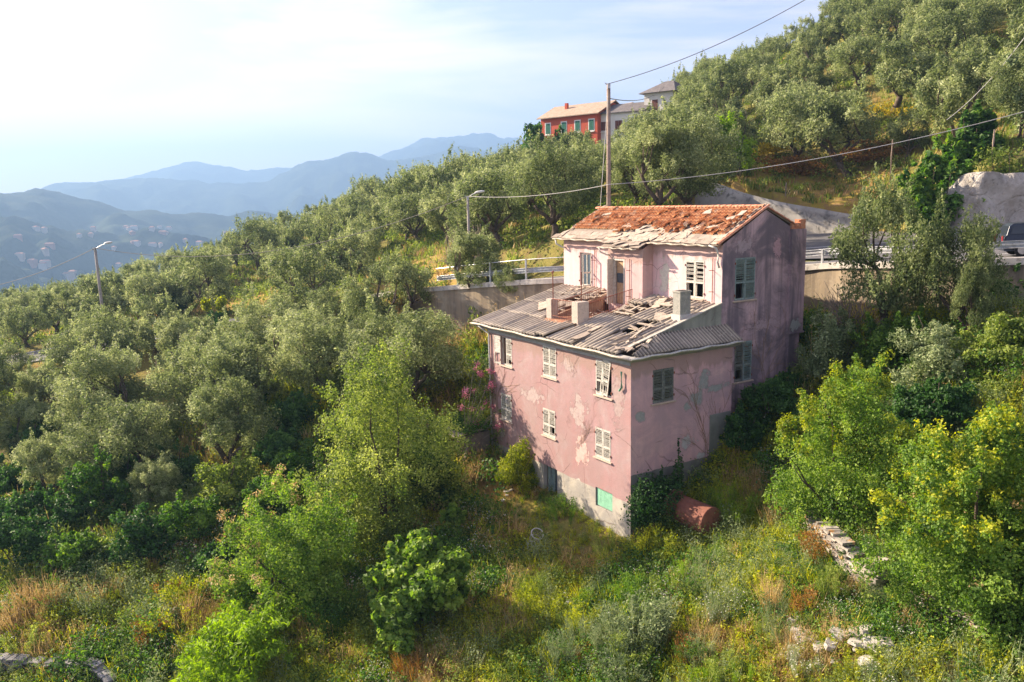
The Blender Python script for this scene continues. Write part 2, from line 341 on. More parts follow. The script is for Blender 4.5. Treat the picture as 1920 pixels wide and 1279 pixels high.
for a, b in zip(sel[:-1], sel[1:]):
    p, q, pi, qi = edge[a].copy(), edge[b].copy(), side_pts(RH-.35)[a], side_pts(RH-.35)[b]
    o0 = side_pts(RH+.24); p = o0[a]; q = o0[b]
    mb.add([(p[0], p[1], p[2]-.12), (q[0], q[1], q[2]-.12), (q[0], q[1], q[2]+.20), (p[0], p[1], p[2]+.20), (pi[0], pi[1], pi[2]+.20), (qi[0], qi[1], qi[2]+.20), (pi[0], pi[1], pi[2]-.05), (qi[0], qi[1], qi[2]-.05)],
           [(0, 1, 2, 3), (3, 2, 5, 4), (4, 5, 7, 6), (0, 6, 7, 1)])
mb.build('coping', CONCL, rw)
def guardrail(off, i0, i1, label, toprail):
    e = empty('guard_rail', tuple(side_pts(off)[i0])); base = Vector(e.location); T = Matrix.Translation(-base)
    pts = side_pts(off, i0, i1)
    prof = [(-.02, .42), (.05, .47), (.05, .53), (-.01, .57), (-.01, .61), (.05, .65), (.05, .71), (-.02, .76)]
    t = np.gradient(pts[:, :2], axis=0); t /= np.linalg.norm(t, axis=1)[:, None]; nr = np.stack([-t[:, 1], t[:, 0]], 1)
    V = []; 
    for k in range(len(pts)):
        for dn, dz in prof: V.append((pts[k, 0]+nr[k, 0]*dn*-1-base.x, pts[k, 1]+nr[k, 1]*dn*-1-base.y, pts[k, 2]+dz+.2-base.z))
    m_ = len(prof); F = [(k*m_+j, (k+1)*m_+j, (k+1)*m_+j+1, k*m_+j+1) for k in range(len(pts)-1) for j in range(m_-1)]
    bm_ = np_mesh('rail_beam', V, F, STEEL); ob = link('rail_beam', bm_, e); sm = ob.modifiers.new('solid', 'SOLIDIFY'); sm.thickness = .012
    if toprail:
        mb = MB(T); mb.tube([(p[0], p[1], p[2]+1.5) for p in pts], .03, 6); mb.build('top_rail', STEEL, e)
    acc = 0
    for k in range(len(pts)-1):
        acc += np.linalg.norm(pts[k+1]-pts[k])
        if acc > 2.6:
            acc = 0; mb = MB(T); p = Vector(pts[k])+Vector((nr[k, 0], nr[k, 1], 0))*.09
            mb.cbox((p.x, p.y, p.z+(.85 if toprail else .5)), (.10, .10, 1.42 if toprail else .9), Matrix.Rotation(math.atan2(t[k, 1], t[k, 0]), 3, 'Z')); mb.build('post', STEEL, e)
    tag(e, label, 'guard rail'); return e
isp = min(range(len(RC)), key=lambda i: abs(RC[i, 0]-10))
guardrail(RH-.1, 14, isp, 'galvanised crash barrier along the road edge right of the house', False)
guardrail(RH-.1, isp, min(i for i in range(len(RC)) if RC[i, 0] < -3.5), 'galvanised crash barrier with a thin upper rail left of the house', True)
# ------------------------------------------------------------------ cut walls above the lay-by
def wallmesh(name, top, base, thick, mat, label, cat_, rough=0.0, nseg=8, inward=(0, 1)):
    T_, B_ = cat(np.array(top, float), nseg), cat(np.array(base, float), nseg); mb = MB(); nz_ = 6; k = len(T_)
    def pt(i, j, back):
        q = B_[i]+(T_[i]-B_[i])*(j/nz_); 
        w = rough*float(vnoise(np.array([q[0]*1.7+q[1]]), np.array([q[2]*2.1]), 4, 3, 1.0)[0])
        return (q[0]+inward[0]*(thick*back)-inward[0]*w, q[1]+inward[1]*(thick*back)-inward[1]*w, q[2]+(0.12*w if j == nz_ else 0))
    vs = [pt(i, j, b) for b in (0, 1) for i in range(k) for j in range(nz_+1)]; n0 = k*(nz_+1); fs = []
    for i in range(k-1):
        for j in range(nz_):
            a = i*(nz_+1)+j; fs.append((a, a+nz_+1, a+nz_+2, a+1)); fs.append((n0+a, n0+a+1, n0+a+nz_+2, n0+a+nz_+1))
        a = i*(nz_+1)+nz_; fs.append((a, a+nz_+1, n0+a+nz_+1, n0+a))
    for i in (0, k-1):
        for j in range(nz_): a = i*(nz_+1)+j; fs.append((a, a+1, n0+a+1, n0+a))
    mb.add(vs, fs); return tag(mb.build(name, mat, smooth=rough > 0), label, cat_)
cw_mat = simple('stained_render', (.42, .40, .36), (.30, .285, .26), .5, .9, .1, c3=(.13, .125, .12), bs=.5, bd=.05, lo=.4, hi=.6)
wallmesh('cut_wall', [P(1270, 345, 83), P(1330, 341, 80.3), P(1400, 363, 79), P(1470, 380, 76.6), P(1530, 390, 74.6), P(1600, 402, 72.4), P(1680, 405, 71.9)],
         [(x, y-.3, lay_z(x, y)-.6) for x, y, z in [P(1270, 345, 83), P(1330, 341, 80.3), P(1400, 363, 79), P(1470, 380, 76.6), P(1530, 390, 74.6), P(1600, 402, 72.4), P(1680, 405, 71.9)]], .6, cw_mat,
         'long grey stained retaining wall below the grassy bank, behind the red roof', 'retaining wall', .04)
rk_mat = newmat('pale_rock'); g = N(rk_mat); o = g.obj(); vo = g.n('ShaderNodeTexVoronoi', {'Vector': g.mix(.35, o, g.n('ShaderNodeTexNoise', {'Vector': o, 'Scale': 1.2, 'Detail': 5}).outputs[1]), 'Scale': .9}, feature='DISTANCE_TO_EDGE').outputs['Distance']
cr_ = g.ramp(vo, (.0, 0.0), (.05, 1.0)); c = g.mix(g.ramp(g.noise(o, .8, 7, .65), (.4, 0.0), (.62, 1.0)), (.74, .70, .64), (.54, .50, .44)); c = g.mix(g.ramp(g.noise(o, 3, 6, .7), (.55, 0.0), (.7, 1.0)), c, (.30, .27, .22)); g.out(c, .92, .1, g.math('ADD', g.noise(o, 3, 8, .75), g.math('MULTIPLY', cr_, .25)), .9, .6)
RKT = [P(1770, 372, 55.2), P(1800, 338, 54.6), P(1830, 324, 54.2), P(1880, 326, 53.8), P(1930, 322, 53.4), P(2000, 326, 53), P(2120, 310, 52.6)]
wallmesh('rock_wall', RKT, [(x+.1, y-.5, -4.2) for x, y, z in RKT], 1.0, rk_mat, 'bright white rock-faced wall above the parked dark car', 'rock wall', .55, 22)
# ------------------------------------------------------------------ mountains (real ridges, seen through the haze)
def ridge(name, sil, D, depth, foot, seed, mat, rough=.05):
    az = np.array([s[0] for s in sil]); el = np.array([s[1] for s in sil]); A = np.linspace(az[0], az[-1], 420); top = np.interp(A, az, el)
    ker = np.hanning(9); ker /= ker.sum(); top = np.convolve(np.pad(top, 4, 'edge'), ker, 'valid')
    nj = 90; V = []; t = np.linspace(-1, .6, nj)
    AA, TT = np.meshgrid(np.radians(A), t, indexing='ij'); Rr = D+depth*TT; X = Rr*np.sin(AA); Y = Rr*np.cos(AA)
    H = (np.tan(np.radians(top))*D)[:, None]; prof = 1-np.abs(TT)**1.15
    f = 6/depth; spur = np.abs(vnoise(X, Y, seed, 5, f*1.4)); h = foot+(H-foot)*prof
    h = h-(H-foot)*(.34*(1-spur)*np.clip(np.abs(TT)*3, 0, 1)*(1-np.clip(-TT-.75, 0, .25)*2)-.05*np.clip(np.abs(TT)*3, 0, 1))
    h += (H-foot)*rough*.5*vnoise(X, Y, seed+1, 4, f*7)+(H-foot)*.006*vnoise(X, Y, seed+2, 2, f*60)
    n, m = X.shape; V = np.stack([X, Y, h], -1).reshape(-1, 3); i = np.arange(n-1)[:, None]*m+np.arange(m-1)[None]
    F = np.stack([i, i+m, i+m+1, i+1], -1).reshape(-1, 4)
    return tag(link(name, np_mesh(name, V, F, mat, smooth=True)), kind='structure'), (az, el)
def mtmat(name, s):
    m = newmat(name); g = N(m); o = g.obj(); n1 = g.noise(o, s, 8, .7, .3)
    g.out(g.mix(g.ramp(n1, (.4, 0.0), (.62, 1.0)), (.012, .024, .014), (.045, .058, .028)), .95, .02, g.noise(o, s*6, 6, .7), 1.0, 6); return m
MT = mtmat('forested_mountain', .006)
def S(*pp): return [(math.degrees(math.atan2(d[0], d[1])), math.degrees(math.atan2(d[2], math.hypot(d[0], d[1])))) for d in (ray(x, y) for x, y in pp)]
ridge('hills', S((-500, 330), (-200, 345), (0, 362), (60, 357), (110, 362), (170, 372), (230, 392), (300, 399), (380, 402), (420, 403), (480, 396), (540, 400), (700, 420), (900, 430), (1200, 440), (2400, 400)), 2300, 1050, -190, 11, MT)
ridge('hills', S((-500, 400), (-200, 400), (0, 402), (60, 415), (140, 432), (200, 438), (260, 436), (300, 432), (370, 438), (420, 455), (500, 470), (700, 500), (1000, 510), (2000, 500)), 1650, 620, -190, 23, MT, .08)
ridge('hills', S((-500, 400), (0, 380), (80, 352), (130, 341), (200, 338), (260, 334), (330, 333), (420, 345), (500, 340), (560, 306), (620, 294), (660, 284), (700, 292), (730, 302), (800, 290), (860, 275), (930, 280), (1000, 290), (1200, 300), (2400, 290)), 4300, 1700, -190, 31, MT)
ridge('hills', S((-500, 380), (80, 360), (200, 340), (270, 325), (330, 306), (365, 303), (430, 312), (450, 318), (510, 316), (560, 312), (620, 316), (700, 300), (780, 262), (830, 256), (880, 253), (905, 249), (960, 256), (1010, 268), (1200, 275), (2400, 260)), 5800, 2000, -190, 47, MT)
# ------------------------------------------------------------------ haze
mb = MB(); mb.box(-6800, 6800, -900, 8300, -260, 640); hz = newmat('haze_air'); g = N(hz)
pv = g.n('ShaderNodeVolumePrincipled', {'Color': (.28, .47, .78, 1), 'Density': .00031, 'Anisotropy': .25}); g.t.links.new(pv.outputs[0], g.n('ShaderNodeOutputMaterial').inputs['Volume'])
tag(mb.build('haze', hz), kind='stuff')
# ------------------------------------------------------------------ the pink house
HZ0 = 8.7                                        # base of the house below its eave line
house = empty('pink_house', Hp(0, 0, -HZ0), YAWH)
tag(house, 'derelict three storey pink farmhouse with broken grey and orange roofs on the slope', 'house')
HT = Matrix.Translation((0, 0, HZ0))
def hmb(): return MB(HT)
def wallmat(name, c1, c2, c3, ax, greyz=None, patches=(), grime=0.0, streak=0.0, gcol=(.20, .15, .165), greyc=((.40, .38, .33), (.28, .27, .24)), topstain=None):
    m = newmat(name); g = N(m); o = g.obj(); xyz = g.n('ShaderNodeSeparateXYZ', {0: o}); u = xyz.outputs[ax]; z = g.math('SUBTRACT', xyz.outputs[2], HZ0)
    c = g.mix(g.ramp(g.noise(o, .35, 6, .62, .5), (.38, 0.0), (.62, 1.0)), c1, c2)
    c = g.mix(g.math('MULTIPLY', g.ramp(g.noise(o, .8, 6, .6, .9), (.50, 0.0), (.66, 1.0)), .75), c, c3)
    c = g.mix(g.math('MULTIPLY', g.ramp(g.noise(o, 5, 5, .7), (.5, 0.0), (.8, 1.0)), .35), c, (c1[0]*.6, c1[1]*.6, c1[2]*.6))
    sv = g.noise(g.vmul(o, (1, 1, .07)), 2.2, 6, .62, .2)
    if streak: c = g.mix(g.math('MULTIPLY', g.ramp(sv, (.44, 0.0), (.66, 1.0)), streak), c, gcol)
    if grime: c = g.mix(g.math('MULTIPLY', g.ramp(g.noise(o, .42, 7, .68, .8), (.42, 0.0), (.60, 1.0)), grime), c, gcol)
    wob = g.math('MULTIPLY', g.math('SUBTRACT', g.noise(o, 1.9, 7, .72), .5), 4.2)
    flake = None
    for (pu, pz, ru, rz_, pc) in patches:
        du = g.math('DIVIDE', g.math('SUBTRACT', u, pu), ru); dz = g.math('DIVIDE', g.math('SUBTRACT', z, pz), rz_)
        d = g.math('ADD', g.math('SQRT', g.math('ADD', g.math('MULTIPLY', du, du), g.math('MULTIPLY', dz, dz))), wob)
        mk = g.ramp(d, (.74, .88), (.86, 0.0)); flake = mk if flake is None else g.math('MAXIMUM', flake, mk); c = g.mix(g.math('MULTIPLY', g.ramp(d, (.80, 0.0), (.87, 1.0), (.93, 1.0), (1.02, 0.0)), .35), c, (pc[0]*.4, pc[1]*.36, pc[2]*.36)); c = g.mix(mk, c, g.mix(g.ramp(g.noise(o, 6, 5, .7), (.4, 0.0), (.65, 1.0)), pc, tuple(q*.78 for q in pc)))  # dark rim round each patch is edge shade put into the colour for depth
    if topstain is not None:                      # rain marks creeping down from the eave
        t = g.math('ADD', g.math('DIVIDE', g.math('SUBTRACT', topstain, z), 1.3), g.math('MULTIPLY', sv, -1.0))
        c = g.mix(g.math('MULTIPLY', g.ramp(t, (-.45, 1.0), (.15, 0.0)), .55), c, (.30, .21, .17))
    if greyz is not None:
        gz = g.math('ADD', z, g.math('MULTIPLY', wob, .05)); gr = g.mix(g.ramp(g.noise(o, .9, 6, .6, .5), (.4, 0.0), (.6, 1.0)), *greyc)
        f = g.ramp(g.math('ADD', g.math('MULTIPLY', g.math('SUBTRACT', gz, greyz), 8.0), .5), (.4, 1.0), (.6, 0.0)); c = g.mix(f, c, gr)
    ck = g.n('ShaderNodeTexVoronoi', {'Vector': g.mix(.12, o, g.n('ShaderNodeTexNoise', {'Vector': o, 'Scale': 2.5}).outputs[1]), 'Scale': .75}, feature='DISTANCE_TO_EDGE').outputs['Distance']
    crack = g.math('MULTIPLY', g.ramp(ck, (.004, 1.0), (.014, 0.0)), g.ramp(g.noise(o, .7, 3, .5), (.5, 0.0), (.6, 1.0))); c = g.mix(g.math('MULTIPLY', crack, .6), c, (.13, .09, .08))
    h = g.math('ADD', g.noise(o, 14, 6, .7), g.math('MULTIPLY', g.noise(o, 2.2, 4, .6), 2.0)); h = g.math('SUBTRACT', h, g.math('MULTIPLY', flake, 1.2)) if flake is not None else h
    g.out(c, .93, .08, h, .45, .02); return m
PALE = (.46, .375, .35); GP = (.33, .36, .34)
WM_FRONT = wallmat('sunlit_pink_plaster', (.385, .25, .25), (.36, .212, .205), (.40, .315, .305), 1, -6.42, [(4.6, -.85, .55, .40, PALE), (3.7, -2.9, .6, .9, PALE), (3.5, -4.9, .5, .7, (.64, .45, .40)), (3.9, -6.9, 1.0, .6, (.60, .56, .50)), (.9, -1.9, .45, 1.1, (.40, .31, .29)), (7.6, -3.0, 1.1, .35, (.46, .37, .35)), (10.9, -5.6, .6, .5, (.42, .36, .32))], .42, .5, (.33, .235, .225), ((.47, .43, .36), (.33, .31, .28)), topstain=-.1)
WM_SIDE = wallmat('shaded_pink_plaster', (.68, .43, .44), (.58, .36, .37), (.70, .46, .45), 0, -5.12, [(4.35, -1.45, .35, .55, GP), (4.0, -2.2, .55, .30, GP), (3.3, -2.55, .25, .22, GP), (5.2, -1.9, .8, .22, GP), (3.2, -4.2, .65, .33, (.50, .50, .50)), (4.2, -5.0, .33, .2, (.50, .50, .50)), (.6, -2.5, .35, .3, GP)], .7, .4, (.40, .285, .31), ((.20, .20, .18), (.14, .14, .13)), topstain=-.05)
WM_GABLE = wallmat('grimy_gable_plaster', (.58, .41, .43), (.44, .32, .345), (.62, .42, .43), 0, None, [(7.3, 4.6, .7, .35, (.40, .32, .34)), (9.6, 4.3, .3, .45, (.52, .33, .36)), (8.9, .6, 1.3, .25, (.44, .33, .35)), (11.0, .35, .5, .3, (.36, .38, .36))], .9, .9, (.15, .125, .145))
WM_UP = wallmat('pale_pink_plaster', (.68, .49, .48), (.62, .43, .42), (.62, .55, .52), 1, None, [(4.3, 3.0, .35, .9, (.60, .58, .48))], .18, .36, (.52, .34, .35), topstain=4.7)
WM_PAR = wallmat('green_grey_plaster', (.30, .31, .26), (.22, .23, .20), (.36, .36, .31), 0, None, (), .4, .5, (.12, .12, .11))
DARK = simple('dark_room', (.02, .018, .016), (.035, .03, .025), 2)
SILL = simple('sill_stone', (.55, .43, .34), (.42, .33, .27), 6)
SHW = simple('weathered_white_shutter', (.60, .585, .53), (.48, .455, .40), 5, .7, .25, c3=(.32, .28, .23), bs=.4)
SHG = simple('faded_green_shutter', (.22, .29, .28), (.15, .21, .21), 5, .7, .25, c3=(.32, .35, .32), bs=.4)
SHD = simple('mossy_shutter', (.17, .185, .17), (.12, .13, .12), 5, .8, .2, c3=(.23, .24, .22), bs=.4)
GLASS = newmat('window_glass'); g = N(GLASS); g.out((.06, .08, .10), .12, .6)
def fpt(face, X0):                                # face frame: (t to the viewer's right, n outward, z)
    if face == 'front': return lambda s0: Matrix.Translation((X0, s0, HZ0)) @ Matrix(((0, -1, 0, 0), (-1, 0, 0, 0), (0, 0, 1, 0), (0, 0, 0, 1)))
    return lambda s0: Matrix.Translation((s0, X0, HZ0)) @ Matrix(((1, 0, 0, 0), (0, -1, 0, 0), (0, 0, 1, 0), (0, 0, 0, 1)))
def holewall(mb, face, X0, s0, s1, z0, z1, holes, depth=.24):
    def pt(s, n, z): return (X0-n, s, z) if face == 'front' else (s, X0-n, z)
    ss = sorted({s0, s1, *[h[i] for h in holes for i in (0, 1)]}); zs = sorted({z0, z1, *[h[i] for h in holes for i in (2, 3)]})
    for a, b in zip(ss[:-1], ss[1:]):
        for c, d in zip(zs[:-1], zs[1:]):
            if any(h[0] <= a and b <= h[1] and h[2] <= c and d <= h[3] for h in holes): continue
            mb.poly([pt(a, 0, c), pt(b, 0, c), pt(b, 0, d), pt(a, 0, d)])
    for a, b, c, d in holes:
        for p, q in (((a, c), (b, c)), ((b, c), (b, d)), ((b, d), (a, d)), ((a, d), (a, c))):
            mb.poly([pt(p[0], 0, p[1]), pt(q[0], 0, q[1]), pt(q[0], -depth, q[1]), pt(p[0], -depth, p[1])])
def shutter(parent, T, w, z0, z1, hinge, ang, mat, miss=(), tilt=0, solid_low=True, rail=True, name='shutter'):
    """hinge -1: hinged at t=-w side (viewer's left); T places hinge line; leaf extends towards the opening."""
    M = T @ Matrix.Rotation(hinge*-ang, 4, 'Z') @ Matrix.Rotation(rad(tilt), 4, 'Y'); mb = MB(M); s = -hinge; H_ = z1-z0
    def b(t0, t1, za, zb, n0=0.0, n1=.035): mb.box(min(s*t0, s*t1), max(s*t0, s*t1), n0, n1, za, zb)
    b(0, .055, z0, z1); b(w-.055, w, z0, z1); b(.055, w-.055, z1-.07, z1); b(.055, w-.055, z0, z0+.09)
    zm = z0+H_*.42
    if rail: b(.055, w-.055, zm-.04, zm+.04)
    n = int((z1-.07-zm-.04)/.062)
    for k in range(n):
        if ('u', k) in miss or (('u', 'all') in miss): continue
        zz = zm+.04+(k+.5)*(z1-.07-zm-.04)/n; jit = random.uniform(-.012, .012)
        mb.cbox((s*w/2, .018, zz+jit), (w-.11, .01, .058), Matrix.Rotation(-.55, 3, 'X') @ Matrix.Rotation(random.uniform(-.02, .02), 3, 'Y'))
    n = int((zm-.04-z0-.09)/.062)
    for k in range(n):
        if ('l', k) in miss or (('l', 'all') in miss): continue
        zz = z0+.09+(k+.5)*(zm-.04-z0-.09)/n
        mb.cbox((s*w/2, .018, zz+random.uniform(-.008, .008)), (w-.11, .01, .058), Matrix.Rotation(-.55, 3, 'X') @ Matrix.Rotation(random.uniform(-.02, .02), 3, 'Y'))
    return mb.build(name, mat, parent)
def window(face, X0, sc_, z0, z1, w, ml, mr, la=0, ra=0, lm=(), rm=(), rt=0, glass=False, plabel=None, framemat=None, nolow=False):
    T = fpt(face, X0)(sc_)
    mb = MB(T); fm = framemat or ml
    for t0 in (-w/2, w/2-.05): mb.box(t0, t0+.05, -.16, -.09, z0, z1)
    mb.box(-w/2+.05, w/2-.05, -.16, -.09, z1-.06, z1); mb.box(-w/2+.05, w/2-.05, -.16, -.09, z0, z0+.06); mb.box(-.025, .025, -.155, -.095, z0+.06, z1-.06)
    wn_ = mb.build('window', fm, house)
    if plabel: wn_['label'] = plabel
    mb = MB(T); mb.box(-w/2-.12, w/2+.12, -.2, .09, z0-.07, z0-.002); mb.build('sill', SILL, wn_, bevel=.01)
    if glass: mb = MB(T); mb.box(-w/2+.05, w/2-.05, -.135, -.125, z0+.06, z1-.06); mb.build('pane', GLASS, wn_)
    else: mb = MB(T); mb.box(-w/2, w/2, -.9, -.88, z0-.1, z1+.1); mb.build('pane', DARK, wn_)  # dark sheet set back in the opening stands in for the unlit room
    wv = w/2-.008
    for hg, mat, an, ms, tl in ((-1, ml, la, lm, 0), (1, mr, ra, rm, rt)):
        if mat is None: continue
        TT = T @ Matrix.Translation((hg*w/2, -.02 if an == 0 else .03, 0)); shutter(wn_, TT, wv, z0+.01, z1-.01, hg, rad(an), mat, ms, tl)
    for hg in (-1, 1):                            # hinge pins
        for zz in (z0+.25, z1-.25): mb = MB(T); mb.box(hg*(w/2+.02)-.015, hg*(w/2+.02)+.015, 0, .05, zz-.05, zz+.05); mb.build('hinge', RUST, wn_)
    return wn_
RUST = simple('rusty_iron', (.20, .065, .04), (.30, .11, .06), 4, .8, .3, c3=(.11, .05, .04))
L1, XS, XU, YG = 11.9, 6.16, 5.9, .5
mb = hmb(); fh = [(9.55, 10.65, -1.85, -.3), (5.5, 6.62, -1.78, -.22), (1.3, 2.4, -1.92, -.28), (9.7, 10.75, -4.88, -3.42), (5.65, 6.7, -4.82, -3.42), (1.37, 2.45, -4.86, -3.44), (5.55, 6.75, -8.6, -6.4), (1.25, 2.48, -7.25, -6.34)]
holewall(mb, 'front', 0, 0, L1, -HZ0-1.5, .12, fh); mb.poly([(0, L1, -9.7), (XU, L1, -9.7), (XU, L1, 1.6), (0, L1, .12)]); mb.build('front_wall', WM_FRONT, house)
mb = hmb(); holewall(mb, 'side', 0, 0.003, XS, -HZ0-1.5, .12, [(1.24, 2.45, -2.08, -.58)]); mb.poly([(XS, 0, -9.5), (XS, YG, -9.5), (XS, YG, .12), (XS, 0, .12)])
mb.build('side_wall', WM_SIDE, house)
mb = hmb(); mb.box(4.75, 6.1, -.035, -.001, -5.4, -3.15); mb.box(5.25, 5.95, -.05, -.036, -5.4, -3.3); mb.build('patched_doorway', simple('grey_render', (.25, .26, .23), (.18, .19, .17), 1.5), house)
mb = hmb(); mb.box(4.4, 6.3, -.6, -.02, -9.6, -5.9)
# gable wall with its lower part, the end wall, back wall, upper front wall
XB, ZR, XR, ZE, ZBk = 10.7, 6.22, 8.75, 4.62, 5.30
YL = 12.95
mb = hmb(); holewall(mb, 'side', YG, XU, XB, -6.5, 4.0, [(6.75, 8.1, 1.95, 3.95), (6.86, 8.02, -2.0, -.06)])
mb.poly([(XU, YG, 4.0), (XB, YG, 4.0), (XB, YG, ZBk-.08), (XR, YG, ZR-.08), (XU, YG, ZE)]); mb.build('gable_wall', WM_GABLE, house)
mb = hmb(); mb.poly([(XU, YL, -7), (XB, YL, -7), (XB, YL, ZBk-.08), (XR, YL, ZR-.08), (XU, YL, ZE)]); mb.poly([(XB, YG, -7), (XB, YL, -7), (XB, YL, ZBk-.1), (XB, YG, ZBk-.1)])
mb.poly([(XU, L1, -7), (XU, YL, -7), (XU, YL, 1), (XU, L1, 1)]); mb.build('rear_wall', WM_SIDE, house)
mb = hmb(); holewall(mb, 'front', XU, YG, YL, 1.2, ZE, [(10.3, 11.4, 1.97, 3.85), (1.62, 2.85, 2.0, 3.82)])
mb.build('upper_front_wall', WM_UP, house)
BX, BY0, BY1, BZ = 5.2, 5.2, 7.95, 4.28       # the projecting stair door bay
mb = hmb(); holewall(mb, 'front', BX, BY0, BY1, .8, BZ, [(6.55, 7.5, 1.32, 3.72)]); mb.poly([(BX, BY0, .8), (XU, BY0, .8), (XU, BY0, ZE), (BX, BY0, BZ)]); mb.poly([(BX, BY1, .8), (XU, BY1, .8), (XU, BY1, ZE), (BX, BY1, BZ)])
mb.build('door_bay', wallmat('bay_plaster', (.58, .40, .385), (.54, .365, .35), (.50, .42, .40), 1, None, (), .3, .5, (.36, .28, .28), topstain=4.3), house)
# chimney shaft on the gable, with its corbel and broken brick head
mb = hmb(); mb.box(10.55, 11.35, YG-.12, YG+.55, -6.0, .05); mb.box(10.5, 11.55, YG-.16, YG+.9, .05, 5.15); mb.slab([(10.5, YG-.2, -.02), (11.62, YG-.2, -.02), (11.62, YG+.5, -.02), (10.5, YG+.5, -.02)], (0, 0, .07)); cs = mb.build('chimney_shaft', WM_GABLE, house)
BRICK = simple('broken_brick', (.44, .17, .09), (.55, .24, .13), 6, .9, .1, c3=(.45, .38, .30), bs=.8)
mb = hmb()
for k in range(46):
    lay = k//8; a = k % 8; z = 5.16+lay*.075
    if lay > 3 and random.random() < .55: continue
    x = 10.55+(a % 4)*.26+random.uniform(-.02, .02); y = YG-.1+(a//4)*.62+random.uniform(-.02, .02)
    if lay > 2 and x > 10.9 and a > 3: continue
    mb.cbox((x+.1, y+.08, z+.035), (.23, .13, .062), Matrix.Rotation(random.uniform(-.08, .08), 3, 'Z'))
mb.box(11.15, 11.5, YG-.12, YG+.25, 5.16, 5.62); mb.build('brick_head', BRICK, house)
mb = hmb(); mb.slab([(11.4, YG+.5, 4.3), (12.2, YG+.5, 4.15), (12.2, YG+2.6, 4.15), (11.4, YG+2.6, 4.3)], (0, 0, .08)); mb.box(11.5, 12.0, YG+.6, YG+2.3, 3.4, 4.2)
mb.build('rear_canopy', simple('canopy_wood', (.16, .10, .08), (.10, .07, .06), 4), house)
# windows of the front
window('front', 0, 10.1, -1.85, -.3, 1.1, SHW, SHW, la=172, lm=[('l', 'all')], rm=[('l', 1), ('l', 2), ('l', 3)])
window('front', 0, 6.06, -1.78, -.22, 1.12, SHW, SHW)
window('front', 0, 1.85, -1.92, -.28, 1.1, SHW, SHW, lm=[('l', k) for k in range(1, 8)]+[('u', 0)], rm=[('l', 2), ('l', 3), ('l', 4), ('u', 1)], rt=9, plabel='window with its right shutter broken and hanging askew')
window('front', 0, 10.22, -4.88, -3.42, 1.05, SHW, SHW)
window('front', 0, 6.17, -4.82, -3.42, 1.05, SHW, SHW, rm=[('l', k) for k in range(2, 8)]+[('u', 0)])
window('front', 0, 1.91, -4.86, -3.44, 1.08, SHW, SHW)
window('side', 0, 1.845, -2.08, -.58, 1.21, SHD, SHD)
window('front', XU, 10.85, 1.97, 3.85, 1.1, None, SHW, ra=82, rm=[('u', 'all'), ('l', 'all')], glass=True, framemat=SHW, plabel='tall window with white casement and a shutter left open')
window('front', XU, 2.235, 2.0, 3.82, 1.23, SHW, SHW, lm=[('u', 1), ('u', 3), ('u', 4), ('u', 7), ('u', 10), ('u', 13), ('l', 'all')], rm=[('u', 2), ('u', 5), ('u', 8), ('u', 9), ('u', 12), ('u', 14), ('l', 'all')], plabel='window whose shutters have lost most of their slats')
window('side', YG, 7.425, 1.95, 3.95, 1.35, SHG, SHG, lm=[('u', 1), ('u', 3), ('l', 'all')], rm=[], plabel='faded green shuttered window high on the gable')
window('side', YG, 7.44, -2.0, -.06, 1.16, SHD, SHG, lm=[('l', 1), ('l', 2), ('l', 3), ('l', 4), ('l', 5), ('l', 6)], ra=0)
# ground floor door, green boarded window
mb = hmb(); mb.box(.30, .34, 5.55, 6.75, -8.6, -6.4); d_ = mb.build('door', simple('blue_grey_door', (.13, .16, .18), (.09, .11, .13), 4), house)
mb = hmb(); mb.box(.02, .28, 6.3, 6.36, -8.6, -6.42); mb.box(.2, .26, 6.05, 6.3, -8.6, -6.45); mb.build('jamb', SHG, d_)
GRN = simple('pale_green_paint', (.20, .44, .30), (.26, .52, .37), 3, .6, .3, c3=(.14, .30, .21))
mb = hmb()
for k in range(4): mb.box(.06, .085, 1.3+k*.29, 1.3+k*.29+.283, -7.2, -6.36)
mb.build('boarded_window', GRN, house)
# bay door
mb = hmb(); WD = simple('bare_door_wood', (.42, .27, .15), (.50, .36, .22), 4, c3=(.30, .19, .11))
mb.box(BX+.10, BX+.14, 6.78, 7.32, 1.35, 3.66); dd = mb.build('terrace_door', WD, house)
mb = hmb()
for y0, y1 in ((6.6, 6.7), (7.36, 7.46)): mb.box(BX+.0, BX+.09, y0, y1, 1.32, 3.7)
mb.box(BX-.02, BX+.02, 7.46, 7.52, 1.32, 3.78); mb.box(BX, BX+.09, 6.7, 7.36, 3.62, 3.7); mb.build('frame', SHW, dd)
mb = hmb(); mb.box(BX+.07, BX+.095, 6.82, 7.28, 2.45, 2.95); mb.build('pane', GLASS, dd)
mb = MB(HT @ Matrix.Translation((BX-.01, 7.5, 0)) @ Matrix.Rotation(rad(12), 4, 'Z'))
mb.box(-.5, 0, .0, .035, 1.34, 3.7); mb.build('shutter', SHW, dd)
